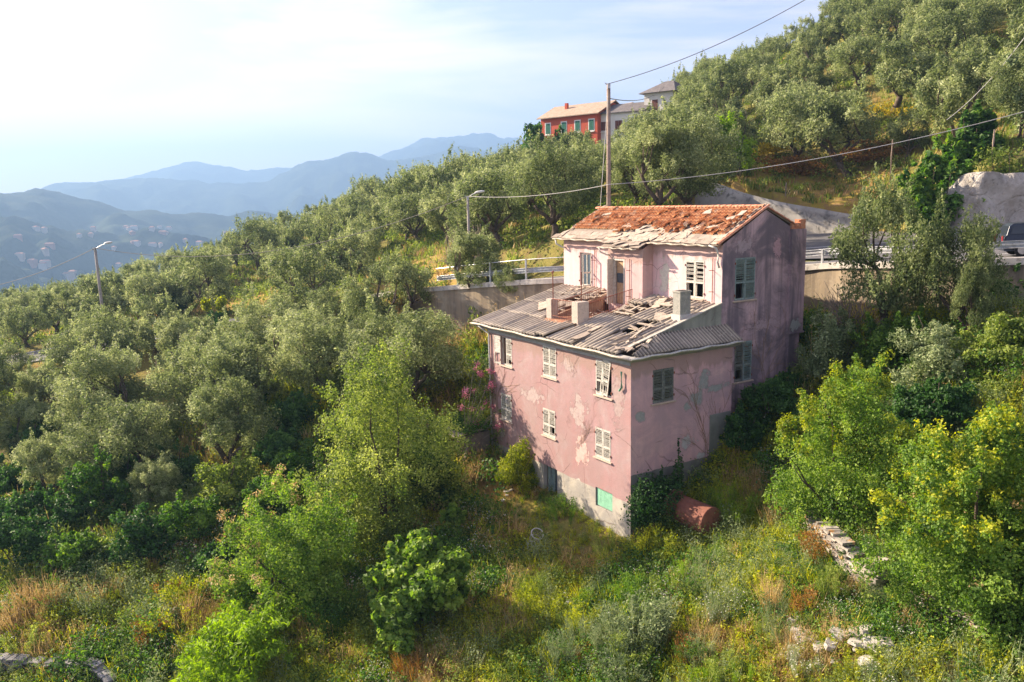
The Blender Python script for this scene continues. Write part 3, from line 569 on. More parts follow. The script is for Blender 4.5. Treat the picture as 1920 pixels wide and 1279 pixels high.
# iron hold-back rods, drain pipes
PIPE = simple('pale_zinc_pipe', (.50, .50, .46), (.62, .60, .55), 3, .6, .3, metal=.2, c3=(.35, .33, .28))
mb = hmb()
for X0, y0, za, zb in ((XU, 9.95, 1.9, 4.05), (XU, 1.05, 1.9, 4.0), (BX, 6.15, 1.3, 3.75)):
    mb = hmb(); mb.tube([(X0-.05, y0, za), (X0-.05, y0, zb)], .018, 6)
    for zz in (za+.5, zb-.6): mb.tube([(X0, y0, zz), (X0-.28, y0, zz+.02)], .016, 5)
    mb.build('iron_rod', RUST, house)
mb = hmb()
mb.tube([(-.42, 12.3, .12), (-.2, 12.1, -.12), (-.09, 11.75, -.3), (-.09, 11.72, -6.9)], .05, 8)
mb.build('drain_pipe', PIPE, house, smooth=True)
mb = hmb(); mb.tube([(-.10, .52, -.55), (-.10, .5, -1.25), (-.10, .66, -1.42)], .05, 8); mb.build('drain_pipe', GRN, house, smooth=True)
mb = hmb(); mb.tube([(XU-.45, YL+.2, 4.60), (XU-.45, YL+.12, 4.30), (XU-.12, YL-.12, 4.08), (XU-.02, YL-.2, 4.08)], .05, 8); mb.build('drain_pipe', PIPE, house, smooth=True)
mb = hmb(); mb.tube([(XU-.42, .95, 4.58), (XU-.3, .62, 4.48), (XU-.10, .66, 4.1), (XU-.10, .7, 3.8), (XU-.10, .6, 3.55)], .045, 8); mb.build('drain_pipe', PIPE, house, smooth=True)
mb = hmb(); mb.tube([(BX-.40, BY1+.25, 4.30), (BX-.38, BY1+.22, 4.05), (BX-.1, BY1-.05, 3.88), (BX, BY1-.1, 3.88)], .045, 8); mb.build('drain_pipe', PIPE, house, smooth=True)
# ---- lower roof: corrugated sheets laid from the eave up to the upper wall
RB = (1.85-.25)/6.25
def rz(X): return .25+RB*(X+.35)
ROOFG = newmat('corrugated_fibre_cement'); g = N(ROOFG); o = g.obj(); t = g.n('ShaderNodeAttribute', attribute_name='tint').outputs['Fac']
c = g.mix(t, (.075, .066, .058), (.52, .45, .36)); c = g.mix(g.math('MULTIPLY', g.ramp(g.noise(o, 2.2, 7, .7, .5), (.5, 0.0), (.7, 1.0)), .4), c, (.12, .108, .098)); c = g.mix(g.ramp(g.noise(o, 7, 5, .7), (.58, 0.0), (.7, 1.0)), c, (.46, .42, .35)); g.out(c, .92, .1, g.noise(o, 25, 5), .3, .01)  # tint gives dark grooves and pale crests: corrugation shading put into the colour
def sheets(name, rows, y0, y1, zf, mat, skip, ax='x', pitch=.30, amp=.055, wid=1.05, hs=(), seed=1, parent=None, lim=None):
    R = np.random.RandomState(seed); VV = []; FF = []; TT = []; b = 0
    for (xa, xb) in rows:
        y = y0; k = 0
        while y < y1-.1:
            yb = min(y+wid, y1); cx, cy = (xa+xb)/2, (y+yb)/2; sk = skip(cx, cy, R); 
            if sk != 1:
                ny = max(3, int((yb-y)/pitch*8)); yy = np.linspace(y-.02, yb+.02, ny); xx = np.linspace(xa+R.uniform(-.03, .03), xb+.12+R.uniform(-.04, .05), 6)
                A, B = np.meshgrid(xx, yy, indexing='ij'); sag = R.uniform(0, .02); Z = zf(A)+.03+amp*np.sin(B*2*math.pi/pitch)+(xa-A)*-.0+.03*(k % 2)*.3-(A-xa)/(xb-xa)*.02+sag*np.sin((A-xa)/(xb-xa)*3.1)
                rot = R.normal(0, .004) if sk == 0 else R.uniform(-.25, .25)
                dx, dy = A-cx, B-cy; A2 = cx+dx-rot*dy; B2 = cy+dy+rot*dx; Z = Z+(0 if sk == 0 else R.uniform(.02, .10)+.15*R.randn()*dx)
                V = np.stack([A2, B2, Z+HZ0], -1).reshape(-1, 3)
                if lim is not None:
                    keep = lim(A2, B2)
                n, m = A.shape; i = np.arange(n-1)[:, None]*m+np.arange(m-1)[None]; F = np.stack([i, i+m, i+m+1, i+1], -1)
                if lim is not None: F = F[keep[:-1, :-1] & keep[1:, 1:]]
                F = F.reshape(-1, 4)
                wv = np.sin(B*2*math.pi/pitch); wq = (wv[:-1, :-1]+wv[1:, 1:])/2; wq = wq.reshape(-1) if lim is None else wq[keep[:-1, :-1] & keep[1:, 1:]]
                VV.append(V); FF.append(F+b); TT.append(np.clip(np.clip(R.normal(.55, .14), 0, 1)+.42*wq, 0, 1)); b += len(V)  # tint follows the wave, painting shade into the grooves
            y += wid; k += 1
    me = np_mesh(name, np.concatenate(VV), np.concatenate(FF), mat, np.concatenate(TT), smooth=True)
    o = link(name, me, parent or house); s_ = o.modifiers.new('thick', 'SOLIDIFY'); s_.thickness = .015; return o
TX0, TX1, TY0, TY1 = 1.75, BX, 5.65, 8.35        # terrace cut into the roof
def skip1(cx, cy, R):
    if TX0-.2 < cx and TY0-.2 < cy < TY1+.3: return 1
    if cx > 1.5 and cx < 3.2 and 1.5 < cy < 2.6: return 1
    if 3.0 < cx and 4.0 < cy < TY0: return 1 if cx < 5.0 else 2
    if cx < 1.5 and cy < .9: return 1
    if 2.9 < cx < 4.6 and TY1 < cy < 10.2: return 1 if cy < 9.6 else 2
    if cx > 4.6 and TY1 < cy < 9.6: return 2
    return 2 if R.rand() < .05 else 0
def limx(A, B): return (B > YG-.85+.0*A+np.clip((.95-A), 0, 1.4)*.0)
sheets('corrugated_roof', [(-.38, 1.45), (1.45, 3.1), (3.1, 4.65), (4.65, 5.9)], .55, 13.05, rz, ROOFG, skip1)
def strip_z(Y): return .22+(Y+.38)*(.66/.90)
# the side eave strip: same sheets turned a quarter
def side_sheets():
    R = np.random.RandomState(5); VV = []; FF = []; TT = []; b = 0; x = -.1
    while x < 6.3:
        xb = min(x+1.0, 6.38); xx = np.linspace(x-.02, xb+.02, int((xb-x)/.15*8)+2); yy = np.linspace(-.40, YG+.02, 6); A, B = np.meshgrid(xx, yy, indexing='ij'); sh = .18*(B+.38)
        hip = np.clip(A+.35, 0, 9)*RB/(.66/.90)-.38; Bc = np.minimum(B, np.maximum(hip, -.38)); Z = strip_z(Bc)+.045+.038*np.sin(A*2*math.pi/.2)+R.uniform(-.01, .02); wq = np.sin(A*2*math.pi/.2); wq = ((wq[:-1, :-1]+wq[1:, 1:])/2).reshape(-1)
        V = np.stack([A-sh*.6, Bc, Z+HZ0], -1).reshape(-1, 3); n, m = A.shape; i = np.arange(n-1)[:, None]*m+np.arange(m-1)[None]; F = np.stack([i, i+m, i+m+1, i+1], -1).reshape(-1, 4)
        if R.rand() < .12: pass
        VV.append(V); FF.append(F+b); TT.append(np.clip(R.uniform(.3, .55)+.35*wq, 0, 1)); b += len(V); x += 1.0  # groove shade painted along this strip's waves as well
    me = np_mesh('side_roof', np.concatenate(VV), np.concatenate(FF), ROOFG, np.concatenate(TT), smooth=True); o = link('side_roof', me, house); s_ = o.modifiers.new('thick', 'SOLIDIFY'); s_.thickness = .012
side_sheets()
# parapet between the main slope and the side strip
xh = 2.45
mb = hmb(); mb.slab([(xh-1.2, YG, .2), (XU, YG, .2), (XU, YG, rz(XU)+.06), (xh-1.2, YG, rz(xh-1.2)+.02)], (0, .22, 0)); mb.build('parapet', WM_PAR, house)
mb = hmb(); mb.bar((.3, YG+.02, rz(.3)+.06), (XU, YG+.02, rz(XU)+.08), .16, .05); mb.build('parapet_edge', simple('mortar_edge', (.46, .44, .38), (.34, .33, .29), 4), house)
# ceiling under the sheets, roof timbers
mb = hmb(); mb.box(.1, XU-.02, .1, 5.4, .0, .05); mb.box(.1, XU-.02, 8.6, L1-.1, .0, .05); mb.build('attic_floor', simple('attic_plaster', (.16, .14, .12), (.10, .09, .08), 2), house)
TIMB = simple('bleached_timber', (.52, .44, .34), (.38, .31, .24), 3, c3=(.60, .54, .45))
mb = hmb()
for Y in (1.2, 2.1, 3.0, 3.95, 4.8, 5.35, 8.6, 9.4, 10.3, 11.2): mb.bar((-.25, Y, rz(-.25)-.09), (XU, Y, rz(XU)-.09), .07, .12)
for X in (.6, 1.5, 2.1, 2.8, 3.6, 4.4, 5.2):
    mb.bar((X, .7, rz(X)-.01), (X, 5.6, rz(X)-.01), .05, .04)
    mb.bar((X, 8.4, rz(X)-.01), (X, 12.9, rz(X)-.01), .05, .04)
mb.build('rafters', TIMB, house)
# gutters and eave moulding
GUT = simple('peeling_gutter', (.58, .50, .40), (.46, .42, .35), 5, .7, .25, c3=(.30, .26, .20)); FAS = simple('eave_moulding', (.36, .35, .33), (.27, .265, .25), 3)
def gutter(p, q, r, mat, out):
    T_ = []; p, q = Vector(p), Vector(q); o = Vector(out); V = []; n = 7
    for k in range(13):
        c = p.lerp(q, k/12)+Vector((0, 0, -.03*math.sin(k*2.1))) 
        for j in range(n): a = math.pi*(j/(n-1)); V.append(tuple(c+o*(math.cos(a)*r)+Vector((0, 0, -math.sin(a)*r+HZ0))))
    F = [(k*n+j, (k+1)*n+j, (k+1)*n+j+1, k*n+j+1) for k in range(12) for j in range(n-1)]
    ob = link('gutter', np_mesh('gutter', V, F, mat, smooth=True), house); s_ = ob.modifiers.new('t', 'SOLIDIFY'); s_.thickness = .012; return ob
gutter((-.47, -.45, .20), (-.47, 13.05, .22), .075, GUT, (-1, 0, 0)); gutter((-.42, -.47, .20), (6.42, -.47, .22), .07, PIPE, (0, -1, 0))
gutter((XU-.48, .9, 4.60), (XU-.48, 5.1, 4.60), .07, GUT, (-1, 0, 0)); gutter((XU-.48, 8.3, 4.60), (XU-.48, 13.35, 4.62), .07, GUT, (-1, 0, 0)); gutter((BX-.40, 5.3, 4.30), (BX-.40, 8.35, 4.30), .06, GUT, (-1, 0, 0))
mb = hmb()
mb.slab([(-.38, -.38, .14), (-.38, 13.0, .14), (-.08, 13.0, -.08), (-.08, -.08, -.08)], (.3, 0, .06)); mb.slab([(-.38, -.38, .13), (6.4, -.38, .13), (6.4, -.08, -.08), (-.08, -.08, -.08)], (0, .28, .06))
mb.box(-.07, -.002, .002, L1, -.22, -.06); mb.build('eave_moulding', FAS, house)
# terrace: floor, side walls, piers, railings
mb = hmb(); TERR = simple('terrace_brick_red', (.36, .16, .09), (.27, .13, .08), 3, c3=(.45, .36, .26), bs=.6)
mb.box(TX0-.4, BX, TY0, TY1, .70, .80); mb.build('terrace_floor', TERR, house)
mb = hmb(); mb.slab([(TX0-.4, TY1, .5), (BX, TY1, .5), (BX, TY1, rz(BX)+.02), (TX0-.4, TY1, rz(TX0-.4)+.02)], (0, .12, 0)); mb.slab([(TX0-.4, TY0, .5), (BX, TY0, .5), (BX, TY0, rz(BX)-.02), (TX0-.4, TY0, rz(TX0-.4)-.02)], (0, -.1, 0)); mb.box(TX0-.5, TX0-.4, TY0, TY1, .45, rz(TX0-.45)+.05)
mb.build('terrace_wall', simple('terrace_side_brick', (.26, .15, .10), (.36, .25, .18), 5, bs=.7), house)
PIER = simple('pier_concrete', (.50, .42, .35), (.40, .35, .30), 3, .9, .1, c3=(.28, .26, .24), bs=.4)
mb = hmb(); mb.box(1.45, 1.90, 7.95, 8.40, rz(1.4)-.3, 1.80); mb.build('pier', PIER, house, bevel=.015)
mb = hmb(); mb.box(1.35, 2.05, 5.55, 6.05, rz(1.3)-.3, 1.86); mb.build('pier', PIER, house, bevel=.015)
mb = hmb(); mb.tube([(1.72, 8.15, 1.8), (1.72, 8.15, 3.15)], .03, 6); mb.tube([(1.66, 8.15, 3.15), (1.78, 8.15, 3.2)], .05, 6); mb.build('iron_post', RUST, house)
mb = hmb(); mb.tube([(1.85, 5.9, 1.86), (1.85, 5.9, 3.3)], .025, 6); mb.build('iron_post', RUST, house)
def railing(p, q, n, h):
    p, q = Vector(p), Vector(q); mb = hmb(); up = Vector((0, 0, h))
    for k in range(n+1): c = p.lerp(q, k/n); mb.tube([c, c+up], .011, 5)
    mb.tube([p+up, q+up], .02, 5); mb.tube([p+up*.12, q+up*.12], .014, 5); mb.build('railing', RUST, house)
railing((1.5, 6.1, .85), (1.5, 7.9, .85), 12, .98); railing((2.1, 5.75, .95), (5.0, 5.75, 1.45), 24, .78); railing((2.0, 8.25, .95), (4.9, 8.25, 1.4), 20, .65)
# chimney on the lower roof
mb = hmb(); mb.box(3.55, 4.2, .78, 1.25, 1.1, 2.55); mb.box(3.52, 4.23, .75, 1.28, 2.55, 2.62); mb.build('chimney', simple('chimney_render', (.33, .32, .28), (.24, .24, .215), 5, c3=(.42, .40, .34), bs=.6), house)
mb = hmb(); mb.box(3.50, 4.25, .73, 1.30, 1.0, 1.55); mb.build('chimney_base', simple('chimney_lead', (.56, .52, .46), (.42, .42, .41), 4), house)
mb = hmb(); mb.box(3.62, 4.13, .85, 1.18, 2.45, 2.63); mb.build('flue', DARK, house)
# loose slabs and rubble on the lower roof
SLATE = newmat('pale_slate_slab'); g = N(SLATE); o = g.obj(); t = g.n('ShaderNodeAttribute', attribute_name='tint').outputs['Fac']
c = g.mix(t, (.26, .215, .175), (.50, .42, .335)); c = g.mix(g.ramp(g.noise(o, 5, 7, .7, .6), (.46, 0.0), (.66, 1.0)), c, (.20, .165, .135)); c = g.mix(g.math('MULTIPLY', g.ramp(g.noise(o, 1.3, 4, .6), (.5, 0.0), (.7, 1.0)), .5), c, (.42, .36, .30)); g.out(c, .9, .1, g.noise(o, 14, 5, .7), .5, .02)
class Slabs:
    def __init__(s, seed): s.V = []; s.F = []; s.T = []; s.R = np.random.RandomState(seed)
    def add(s, c, n, sx, sy, rot, th=.03, tint=None, tilt=0.05, reg=False):
        R = s.R; k = 4 if reg else R.randint(4, 7); 
        if k == 4: an = np.array([.78, 2.36, 3.93, 5.5])+R.normal(0, .08, 4)
        else: an = np.sort(R.uniform(0, 6.28, k)+0)
        an = np.sort(an); pts = np.stack([np.cos(an)*sx*.7*R.uniform(.8, 1.15, k), np.sin(an)*sy*.7*R.uniform(.8, 1.15, k)], 1)
        if reg: pts = np.array([(-.5, -.5), (.5, -.5), (.5, .5), (-.5, .5)])*np.array([sx*1.5, sy*1.38])+R.normal(0, .022, (4, 2))
        nn = Vector(n)+Vector(R.normal(0, tilt, 3)); xa_ = Vector((1, 0, 0)); nn.normalize(); xa_ = (xa_-nn*xa_.dot(nn)).normalized(); q = Matrix((xa_, nn.cross(xa_), nn)).transposed().to_quaternion() @ Matrix.Rotation(rot, 3, 'Z').to_quaternion(); b = len(s.V); cc = Vector(c)
        for z in (0, th):
            for p in pts: s.V.append(tuple(cc+q @ Vector((p[0], p[1], z))+Vector((0, 0, HZ0))))
        ti = R.rand() if tint is None else tint
        for f in [tuple(reversed(range(k))), tuple(range(k, 2*k))]+[(i, (i+1) % k, k+(i+1) % k, k+i) for i in range(k)]: s.F.append([b+i for i in f]); s.T.append(ti)
    def build(s, name, mat, parent):
        me = bpy.data.meshes.new(name); me.from_pydata(s.V, [], s.F); me.materials.append(mat); a = me.attributes.new('tint', 'FLOAT', 'FACE'); a.data.foreach_set('value', np.array(s.T, np.float32)); return link(name, me, parent)
sb = Slabs(3); nrm = (-RB, 0, 1); R = sb.R
def rs(X, Y, sx, sy, rot=None, dz=.1, tilt=.07, th=.03): sb.add((X, Y, rz(X)+dz), nrm, sx, sy, R.uniform(0, 3.1) if rot is None else rot, th, None, tilt)
for _ in range(22): rs(R.uniform(-.1, 1.4), R.uniform(-.1, 1.5), R.uniform(.15, .5), R.uniform(.1, .35), dz=R.uniform(-.05, .12), tilt=.22)
for _ in range(16): rs(R.uniform(2.6, 5.0), R.uniform(8.5, 10.6), R.uniform(.2, .7), R.uniform(.2, .5), dz=R.uniform(.0, .14), tilt=.18)
for _ in range(30): rs(R.uniform(4.3, 5.8), R.uniform(8.1, 11.5), R.uniform(.1, .45), R.uniform(.1, .3), dz=R.uniform(.03, .12), tilt=.2)
for _ in range(26): rs(R.uniform(4.6, 5.85), R.uniform(.9, 5.1), R.uniform(.1, .4), R.uniform(.1, .3), dz=R.uniform(.05, .14), tilt=.2)
for _ in range(10): rs(R.uniform(3.0, 5.2), R.uniform(3.6, 5.5), R.uniform(.2, .7), R.uniform(.12, .3), dz=R.uniform(-.05, .12), tilt=.2)
for p in ((4.9, 3.6, 1.0, .5, .3), (4.7, 3.0, .8, .5, .4), (3.5, 2.0, .9, .6, 1.2), (3.7, 1.7, .6, .5, .2), (1.2, 4.0, .7, .35, 0), (2.6, 10.4, 1.6, .5, 1.0), (3.4, 8.9, .8, .7, .4), (3.2, 9.6, .8, .6, .9), (1.5, 1.3, 1.3, .14, .3), (1.9, 1.9, 1.1, .12, 1.4), (2.4, 1.8, 1.2, .1, 1.5), (2.2, 1.4, .9, .1, .2), (.5, 1.2, 1.5, .12, -.5), (1.0, 1.7, 1.4, .1, -.4), (.3, 3.9, .9, .5, 0.1), (3.6, 4.6, 1.1, .09, 1.4), (4.1, 4.6, 1.1, .09, 1.3), (4.6, 4.5, 1.0, .09, 1.5), (3.2, 4.4, 1.0, .09, 1.6)): 
    s1_ = Slabs(int(p[0]*1000+p[1]*10)); s1_.add((p[0], p[1], rz(p[0])+.13), nrm, p[2], p[3], p[4], .03, None, .05); s1_.build('loose_slab', SLATE, house)
for _ in range(40): sb.add((R.uniform(2.0, 5.0), R.uniform(5.8, 8.2), .82+R.uniform(0, .08)), (0, 0, 1), R.uniform(.08, .4), R.uniform(.08, .3), R.uniform(0, 3), .03, None, .25)
sb.build('roof_debris', SLATE, house)['kind'] = 'stuff'
# ---- upper roof: interlocking clay tiles, slate slabs along the eave
SA = math.atan2(ZR-ZE, XR-XU+.3); 
def uz(X): return ZE+.06+(X-(XU-.3))*(ZR-ZE)/(XR-XU+.3)
def uz2(X): return ZR+.05-(X-XR)*(ZR-ZBk)/(XB+.2-XR)
TILE = newmat('clay_tile'); g = N(TILE); o = g.obj(); t = g.n('ShaderNodeAttribute', attribute_name='tint').outputs['Fac']
c = g.ramp(t, (.0, (.38, .16, .07)), (.4, (.56, .28, .13)), (.75, (.60, .36, .20)), (1.0, (.52, .40, .29))); c = g.mix(g.math('MULTIPLY', g.ramp(g.noise(o, 3, 6, .7), (.5, 0.0), (.72, 1.0)), .25), c, (.34, .17, .10)); g.out(c, .88, .12, g.noise(o, 30, 4), .3, .01)
def tiles(name, X0, X1, zf, flip, seed, edge_fn, messy):
    R = np.random.RandomState(seed); VV = []; FF = []; TT = []; b = 0; w = .235; d = .31; nrow = int(round((X1-X0)/(d*math.cos(SA)))); prof_y = np.linspace(0, 1, 9); prof_z = np.array([.05, .035, -.01, -.01, .028, -.01, -.01, .035, .05])*1.5
    for r in range(nrow):
        xa = X0+(X1-X0)*r/nrow; xb = X0+(X1-X0)*(r+1.22)/nrow
        for k in range(int((12.45)/w)+1):
            y0 = .72+k*w; 
            if y0 > 12.75: break
            e = edge_fn(y0, R)
            if xa < e: continue
            ms = messy(xa, y0, R)
            if ms == 1: continue
            yy = y0+prof_y*w*.99; A = np.array([xa, xb])[:, None]+0*yy[None]; B = yy[None]+0*A; z = zf(A)+prof_z[None]+np.array([.065, .0])[:, None]
            rot = R.normal(0, .006) if ms == 0 else R.uniform(-.5, .5); ti = R.normal(0, .004) if ms == 0 else R.uniform(-.25, .25); cx, cy = (xa+xb)/2, y0+w/2
            if ms == 2: A = A-R.uniform(0, .12); z = z+R.uniform(.03, .09)
            dx, dy = A-cx, B-cy; A2 = cx+dx-rot*dy; B2 = cy+dy+rot*dx; z = z+ti*dx*1.0+(R.uniform(-.006, .006))
            V = np.stack([A2, B2, z+HZ0], -1).reshape(-1, 3); V2 = V.copy(); V2[:, 2] -= .04; m = 9; i = np.arange(8); F = np.stack([i, i+m, i+m+1, i+1], 1); Fe = np.stack([i, i+1, 18+i+1, 18+i], 1)
            VV += [V, V2]; FF.append(np.concatenate([F, Fe])+b); TT.append(np.full(16, np.clip(R.normal(.45, .22), 0, 1))); b += 36
    return link(name, np_mesh(name, np.concatenate(VV), np.concatenate(FF), TILE, np.concatenate(TT)), house)
def edge1(y, R):
    if y > 8.6: return XU+.36
    if y > 3.0: return XU+.62-.35*math.sin(y*1.7)+R.uniform(-.25, .25)
    return XU+.30+R.uniform(-.12, .12)
def mess1(x, y, R):
    if y < 8.8 and x < XU+1.45: return 1 if R.rand() < .12 else (2 if R.rand() < .38 else 0)
    if x < XU+1.9 and R.rand() < .07: return 2
    if y < 2.0 and R.rand() < .12: return 1
    return 2 if R.rand() < .015 else (1 if R.rand() < .008 else 0)
tiles('clay_tiles', XU-.2, XR, lambda X: uz(X), 0, 2, edge1, mess1)
mb = hmb()
mb.slab([(XU-.32, YG-.02, uz(XU-.32)-.09), (XU-.32, YL+.25, uz(XU-.32)-.09), (XR, YL+.25, uz(XR)-.09), (XR, YG-.02, uz(XR)-.09)], (0, 0, .05))
mb.slab([(XR, YG-.02, uz(XR)-.09), (XR, YL+.25, uz(XR)-.09), (XB+.2, YL+.25, uz2(XB+.2)-.09), (XB+.2, YG-.02, uz2(XB+.2)-.09)], (0, 0, .05))
mb.slab([(BX-.35, BY0-.1, BZ+.06), (BX-.35, BY1+.15, BZ+.06), (XU-.2, BY1+.15, uz(XU-.2)-.04), (XU-.2, BY0-.1, uz(XU-.2)-.04)], (0, 0, .04)); mb.build('roof_deck', SLATE, house)
sb = Slabs(9); R = sb.R; un = (-math.sin(SA), 0, math.cos(SA))
y = YL+.25
for row in range(2):
    y = .55
    while y < 13.2:
        w_ = R.uniform(.45, 1.0); X = XU-.14+row*.30; 
        if not (row > 1 and 3 < y < 8.6 and R.rand() < .25): sb.add((X+R.uniform(-.04, .04), y+w_/2, uz(X)-.02+row*.012+R.uniform(0, .02)), un, .30, w_*.74, R.normal(0, .03 if y > 8.6 else .09), .028, None, .012 if y > 8.6 else .03, True)
        y += w_*.97
for _ in range(26): X = R.uniform(XU-.2, XU+1.0); sb.add((X, R.uniform(2.9, 8.7), uz(X)+R.uniform(.0, .06)), un, R.uniform(.3, .6), R.uniform(.4, .9), R.uniform(-.4, .4), .028, R.uniform(.4, 1), .04)
for _ in range(16): X = R.uniform(BX-.35, XU-.1); sb.add((X, R.uniform(BY0-.1, BY1+.1), BZ+.13+(X-BX+.35)*.42+R.uniform(0, .05)), (-.4, 0, 1), R.uniform(.3, .5), R.uniform(.4, .9), R.normal(0, .2), .028, R.uniform(.5, 1), .05)
for p in ((7.9, 11.4, .25, .6, .3), (8.1, 3.6, .5, .45, .2), (7.6, 1.5, .45, .5, .5), (7.2, 1.3, .5, .6, .9), (8.0, 1.3, .5, .3, .2), (6.8, 1.9, .3, .7, .1)): sb.add((p[0], p[1], uz(p[0])+.09), un, p[2], p[3], p[4], .03, .95, .03)
k = 0
X = XU-.25
while X < XR-.05: sb.add((X+.2, YG+.22, uz(X+.2)+.03+.008*(k % 2)), un, .44, .30, R.normal(0, .04), .03, R.uniform(.2, .8), .015); sb.add((X+.2, YL-.02, uz(X+.2)+.03), un, .44, .26, R.normal(0, .04), .03, R.uniform(.2, .8), .015); X += .36; k += 1
sb.build('slate_slabs', SLATE, house)['kind'] = 'stuff'
def halfpipe(mb, p, q, r, n=7, arc=math.pi):
    p, q = Vector(p), Vector(q); d = (q-p).normalized(); up = Vector((0, 0, 1)); sx = d.cross(up).normalized(); uu = sx.cross(d); vs = []
    for c, rr in ((p, r*1.12), (q, r*.92)):
        for j in range(n): a_ = (math.pi-arc)/2+arc*j/(n-1); vs.append(c+sx*math.cos(a_)*rr+uu*math.sin(a_)*rr)
    for c, rr in ((p, r*1.12-.02), (q, r*.92-.02)):
        for j in range(n): a_ = (math.pi-arc)/2+arc*j/(n-1); vs.append(c+sx*math.cos(a_)*rr+uu*math.sin(a_)*rr)
    fs = [(j, j+1, n+j+1, n+j) for j in range(n-1)]+[(2*n+j, 3*n+j, 3*n+j+1, 2*n+j+1) for j in range(n-1)]+[(j, 2*n+j, 2*n+j+1, j+1) for j in range(n-1)]
    mb.add(vs, fs)
TILE2 = simple('old_clay', (.56, .25, .14), (.44, .19, .11), 5, .9, .1, c3=(.60, .44, .34), bs=.4)
mb = hmb(); y = YG+.1
while y < YL+.1: halfpipe(mb, (XR, y, ZR+.05+random.uniform(-.01, .01)), (XR, y+.44, ZR+.05), .12); y += .40
mb.build('ridge_tiles', TILE2, house, smooth=False)
mb = hmb(); X = XU-.35
while X < XR-.1: halfpipe(mb, (X, YG-.02, uz(X)-.03), (X+.42, YG-.02, uz(X+.42)-.03), .085); X += .37
X = XR
while X < XB+.0: halfpipe(mb, (X+.42, YG-.02, uz2(X+.42)-.02), (X, YG-.02, uz2(X)-.02), .085); X += .37
mb.build('verge_tiles', TILE2, house)
mb = hmb()
for k in range(12):
    y = YG+.2
    X = XR+.12+k*.17
for k in range(40):
    y = YG+.15+k*.32; halfpipe(mb, (XB+.2, y, uz2(XB+.2)+.0), (XR+.1, y, uz2(XR+.1)), .12)
mb.build('rear_tiles', TILE2, house)
# dead creeper stems on the front wall
mb = hmb(); STEM = simple('dry_stem', (.27, .17, .11), (.36, .25, .17), 6)
def creeper(mb, face, X0, s, z, L_, n, spread, seed, r=.008):
    R = random.Random(seed)
    def go(s, z, a, l, r, dep):
        pts = [(s, z)]
        for k in range(6): a += R.uniform(-.35, .35); s += math.cos(a)*l/6; z += math.sin(a)*l/6; pts.append((s, z))
        P3 = [((X0-.02, p[0], p[1]) if face == 'front' else (p[0], X0-.02, p[1])) for p in pts]; mb.tube(P3, [r]*len(P3), 4, False)
        if dep: 
            for _ in range(3): q = R.choice(pts[1:]); go(q[0], q[1], a+R.uniform(-.9, .9), l*.6, r*.7, dep-1)
    for k in range(n): go(s+R.uniform(-.2, .2), z, math.pi/2+R.uniform(-spread, spread), L_, r, 2)
mb = hmb(); creeper(mb, 'front', 0, 3.9, -4.7, 1.6, 3, .9, 1, .005); mb.build('creeper_stem', STEM, house)
mb = hmb(); creeper(mb, 'front', 0, 4.0, -1.2, .9, 2, .9, 2, .004); mb.build('creeper_stem', STEM, house)
mb = hmb(); creeper(mb, 'front', 0, 11.3, -4.5, 2.4, 3, .3, 3, .012); mb.build('creeper_stem', STEM, house)
mb = hmb(); creeper(mb, 'side', 0, 4.6, -6.2, 3.4, 4, .5, 4, .011); mb.build('creeper_stem', STEM, house)
mb = hmb(); creeper(mb, 'side', YG, 8.9, -2.5, 2.5, 3, .6, 6, .010); mb.build('creeper_stem', STEM, house)

# ------------------------------------------------------------------ foliage generators
def leaves(lobes, n, ln, wd, seed, up=.25, spike=.12, rnd=.9, clump_tint=.5, base_tint=.45, droop=0.0, shell=.55, carve=True):
    R = np.random.RandomState(seed); C = np.array([l[0] for l in lobes], float); r = np.array([np.mean(l[1]) for l in lobes]); RR = np.array([l[1] if hasattr(l[1], '__len__') else (l[1],)*3 for l in lobes], float)
    p = r**2; p /= p.sum(); idx = R.choice(len(lobes), n, p=p); d = R.normal(size=(n, 3)); d /= np.linalg.norm(d, axis=1)[:, None]
    rad_ = shell+(1.05-shell)*R.rand(n)**.6; sp = R.rand(n) < spike; rad_ = np.where(sp, 1.0+.35*R.rand(n)**1.5, rad_)
    wob = 1+.18*np.sin(d[:, 0]*5+idx*1.7)*np.sin(d[:, 1]*6+idx*.9+1)*1.0+.10*np.sin(d[:, 2]*11+idx); pos = C[idx]+d*RR[idx]*(rad_*wob)[:, None]
    if carve and len(lobes) > 1:
        keep = np.ones(n, bool)
        for j in range(len(lobes)):
            q = np.linalg.norm((pos-C[j])/RR[j], axis=1); keep &= ~((q < .62) & (idx != j) & (R.rand(n) < .85))
        pos, d, idx = pos[keep], d[keep], idx[keep]
    n = len(pos); nn = d*.55+R.normal(size=(n, 3))*rnd*.6+np.array([0, 0, up]); nn /= np.linalg.norm(nn, axis=1)[:, None]
    t = R.normal(size=(n, 3))+d*.4-np.array([0, 0, droop]); t -= nn*(t*nn).sum(1)[:, None]; t /= np.linalg.norm(t, axis=1)[:, None]; b = np.cross(nn, t)
    s = (.65+.7*R.rand(n))[:, None]; L_, W_ = ln*s*.5, wd*s*.5; fold = nn*W_*.35
    V = np.stack([pos-t*L_, pos+b*W_-t*L_*.1+fold, pos+t*L_, pos-b*W_-t*L_*.1+fold], 1).reshape(-1, 3); F = np.arange(4*n).reshape(-1, 4)
    ct = R.normal(0, 1, len(lobes)); tint = base_tint+clump_tint*.28*ct[idx]+.16*R.normal(size=n); return V, F, np.clip(tint, 0, 1)
def limbs(paths, n=6):
    mb = MB()
    for pts, rs_ in paths: mb.tube(pts, rs_, n, True)
    return mb
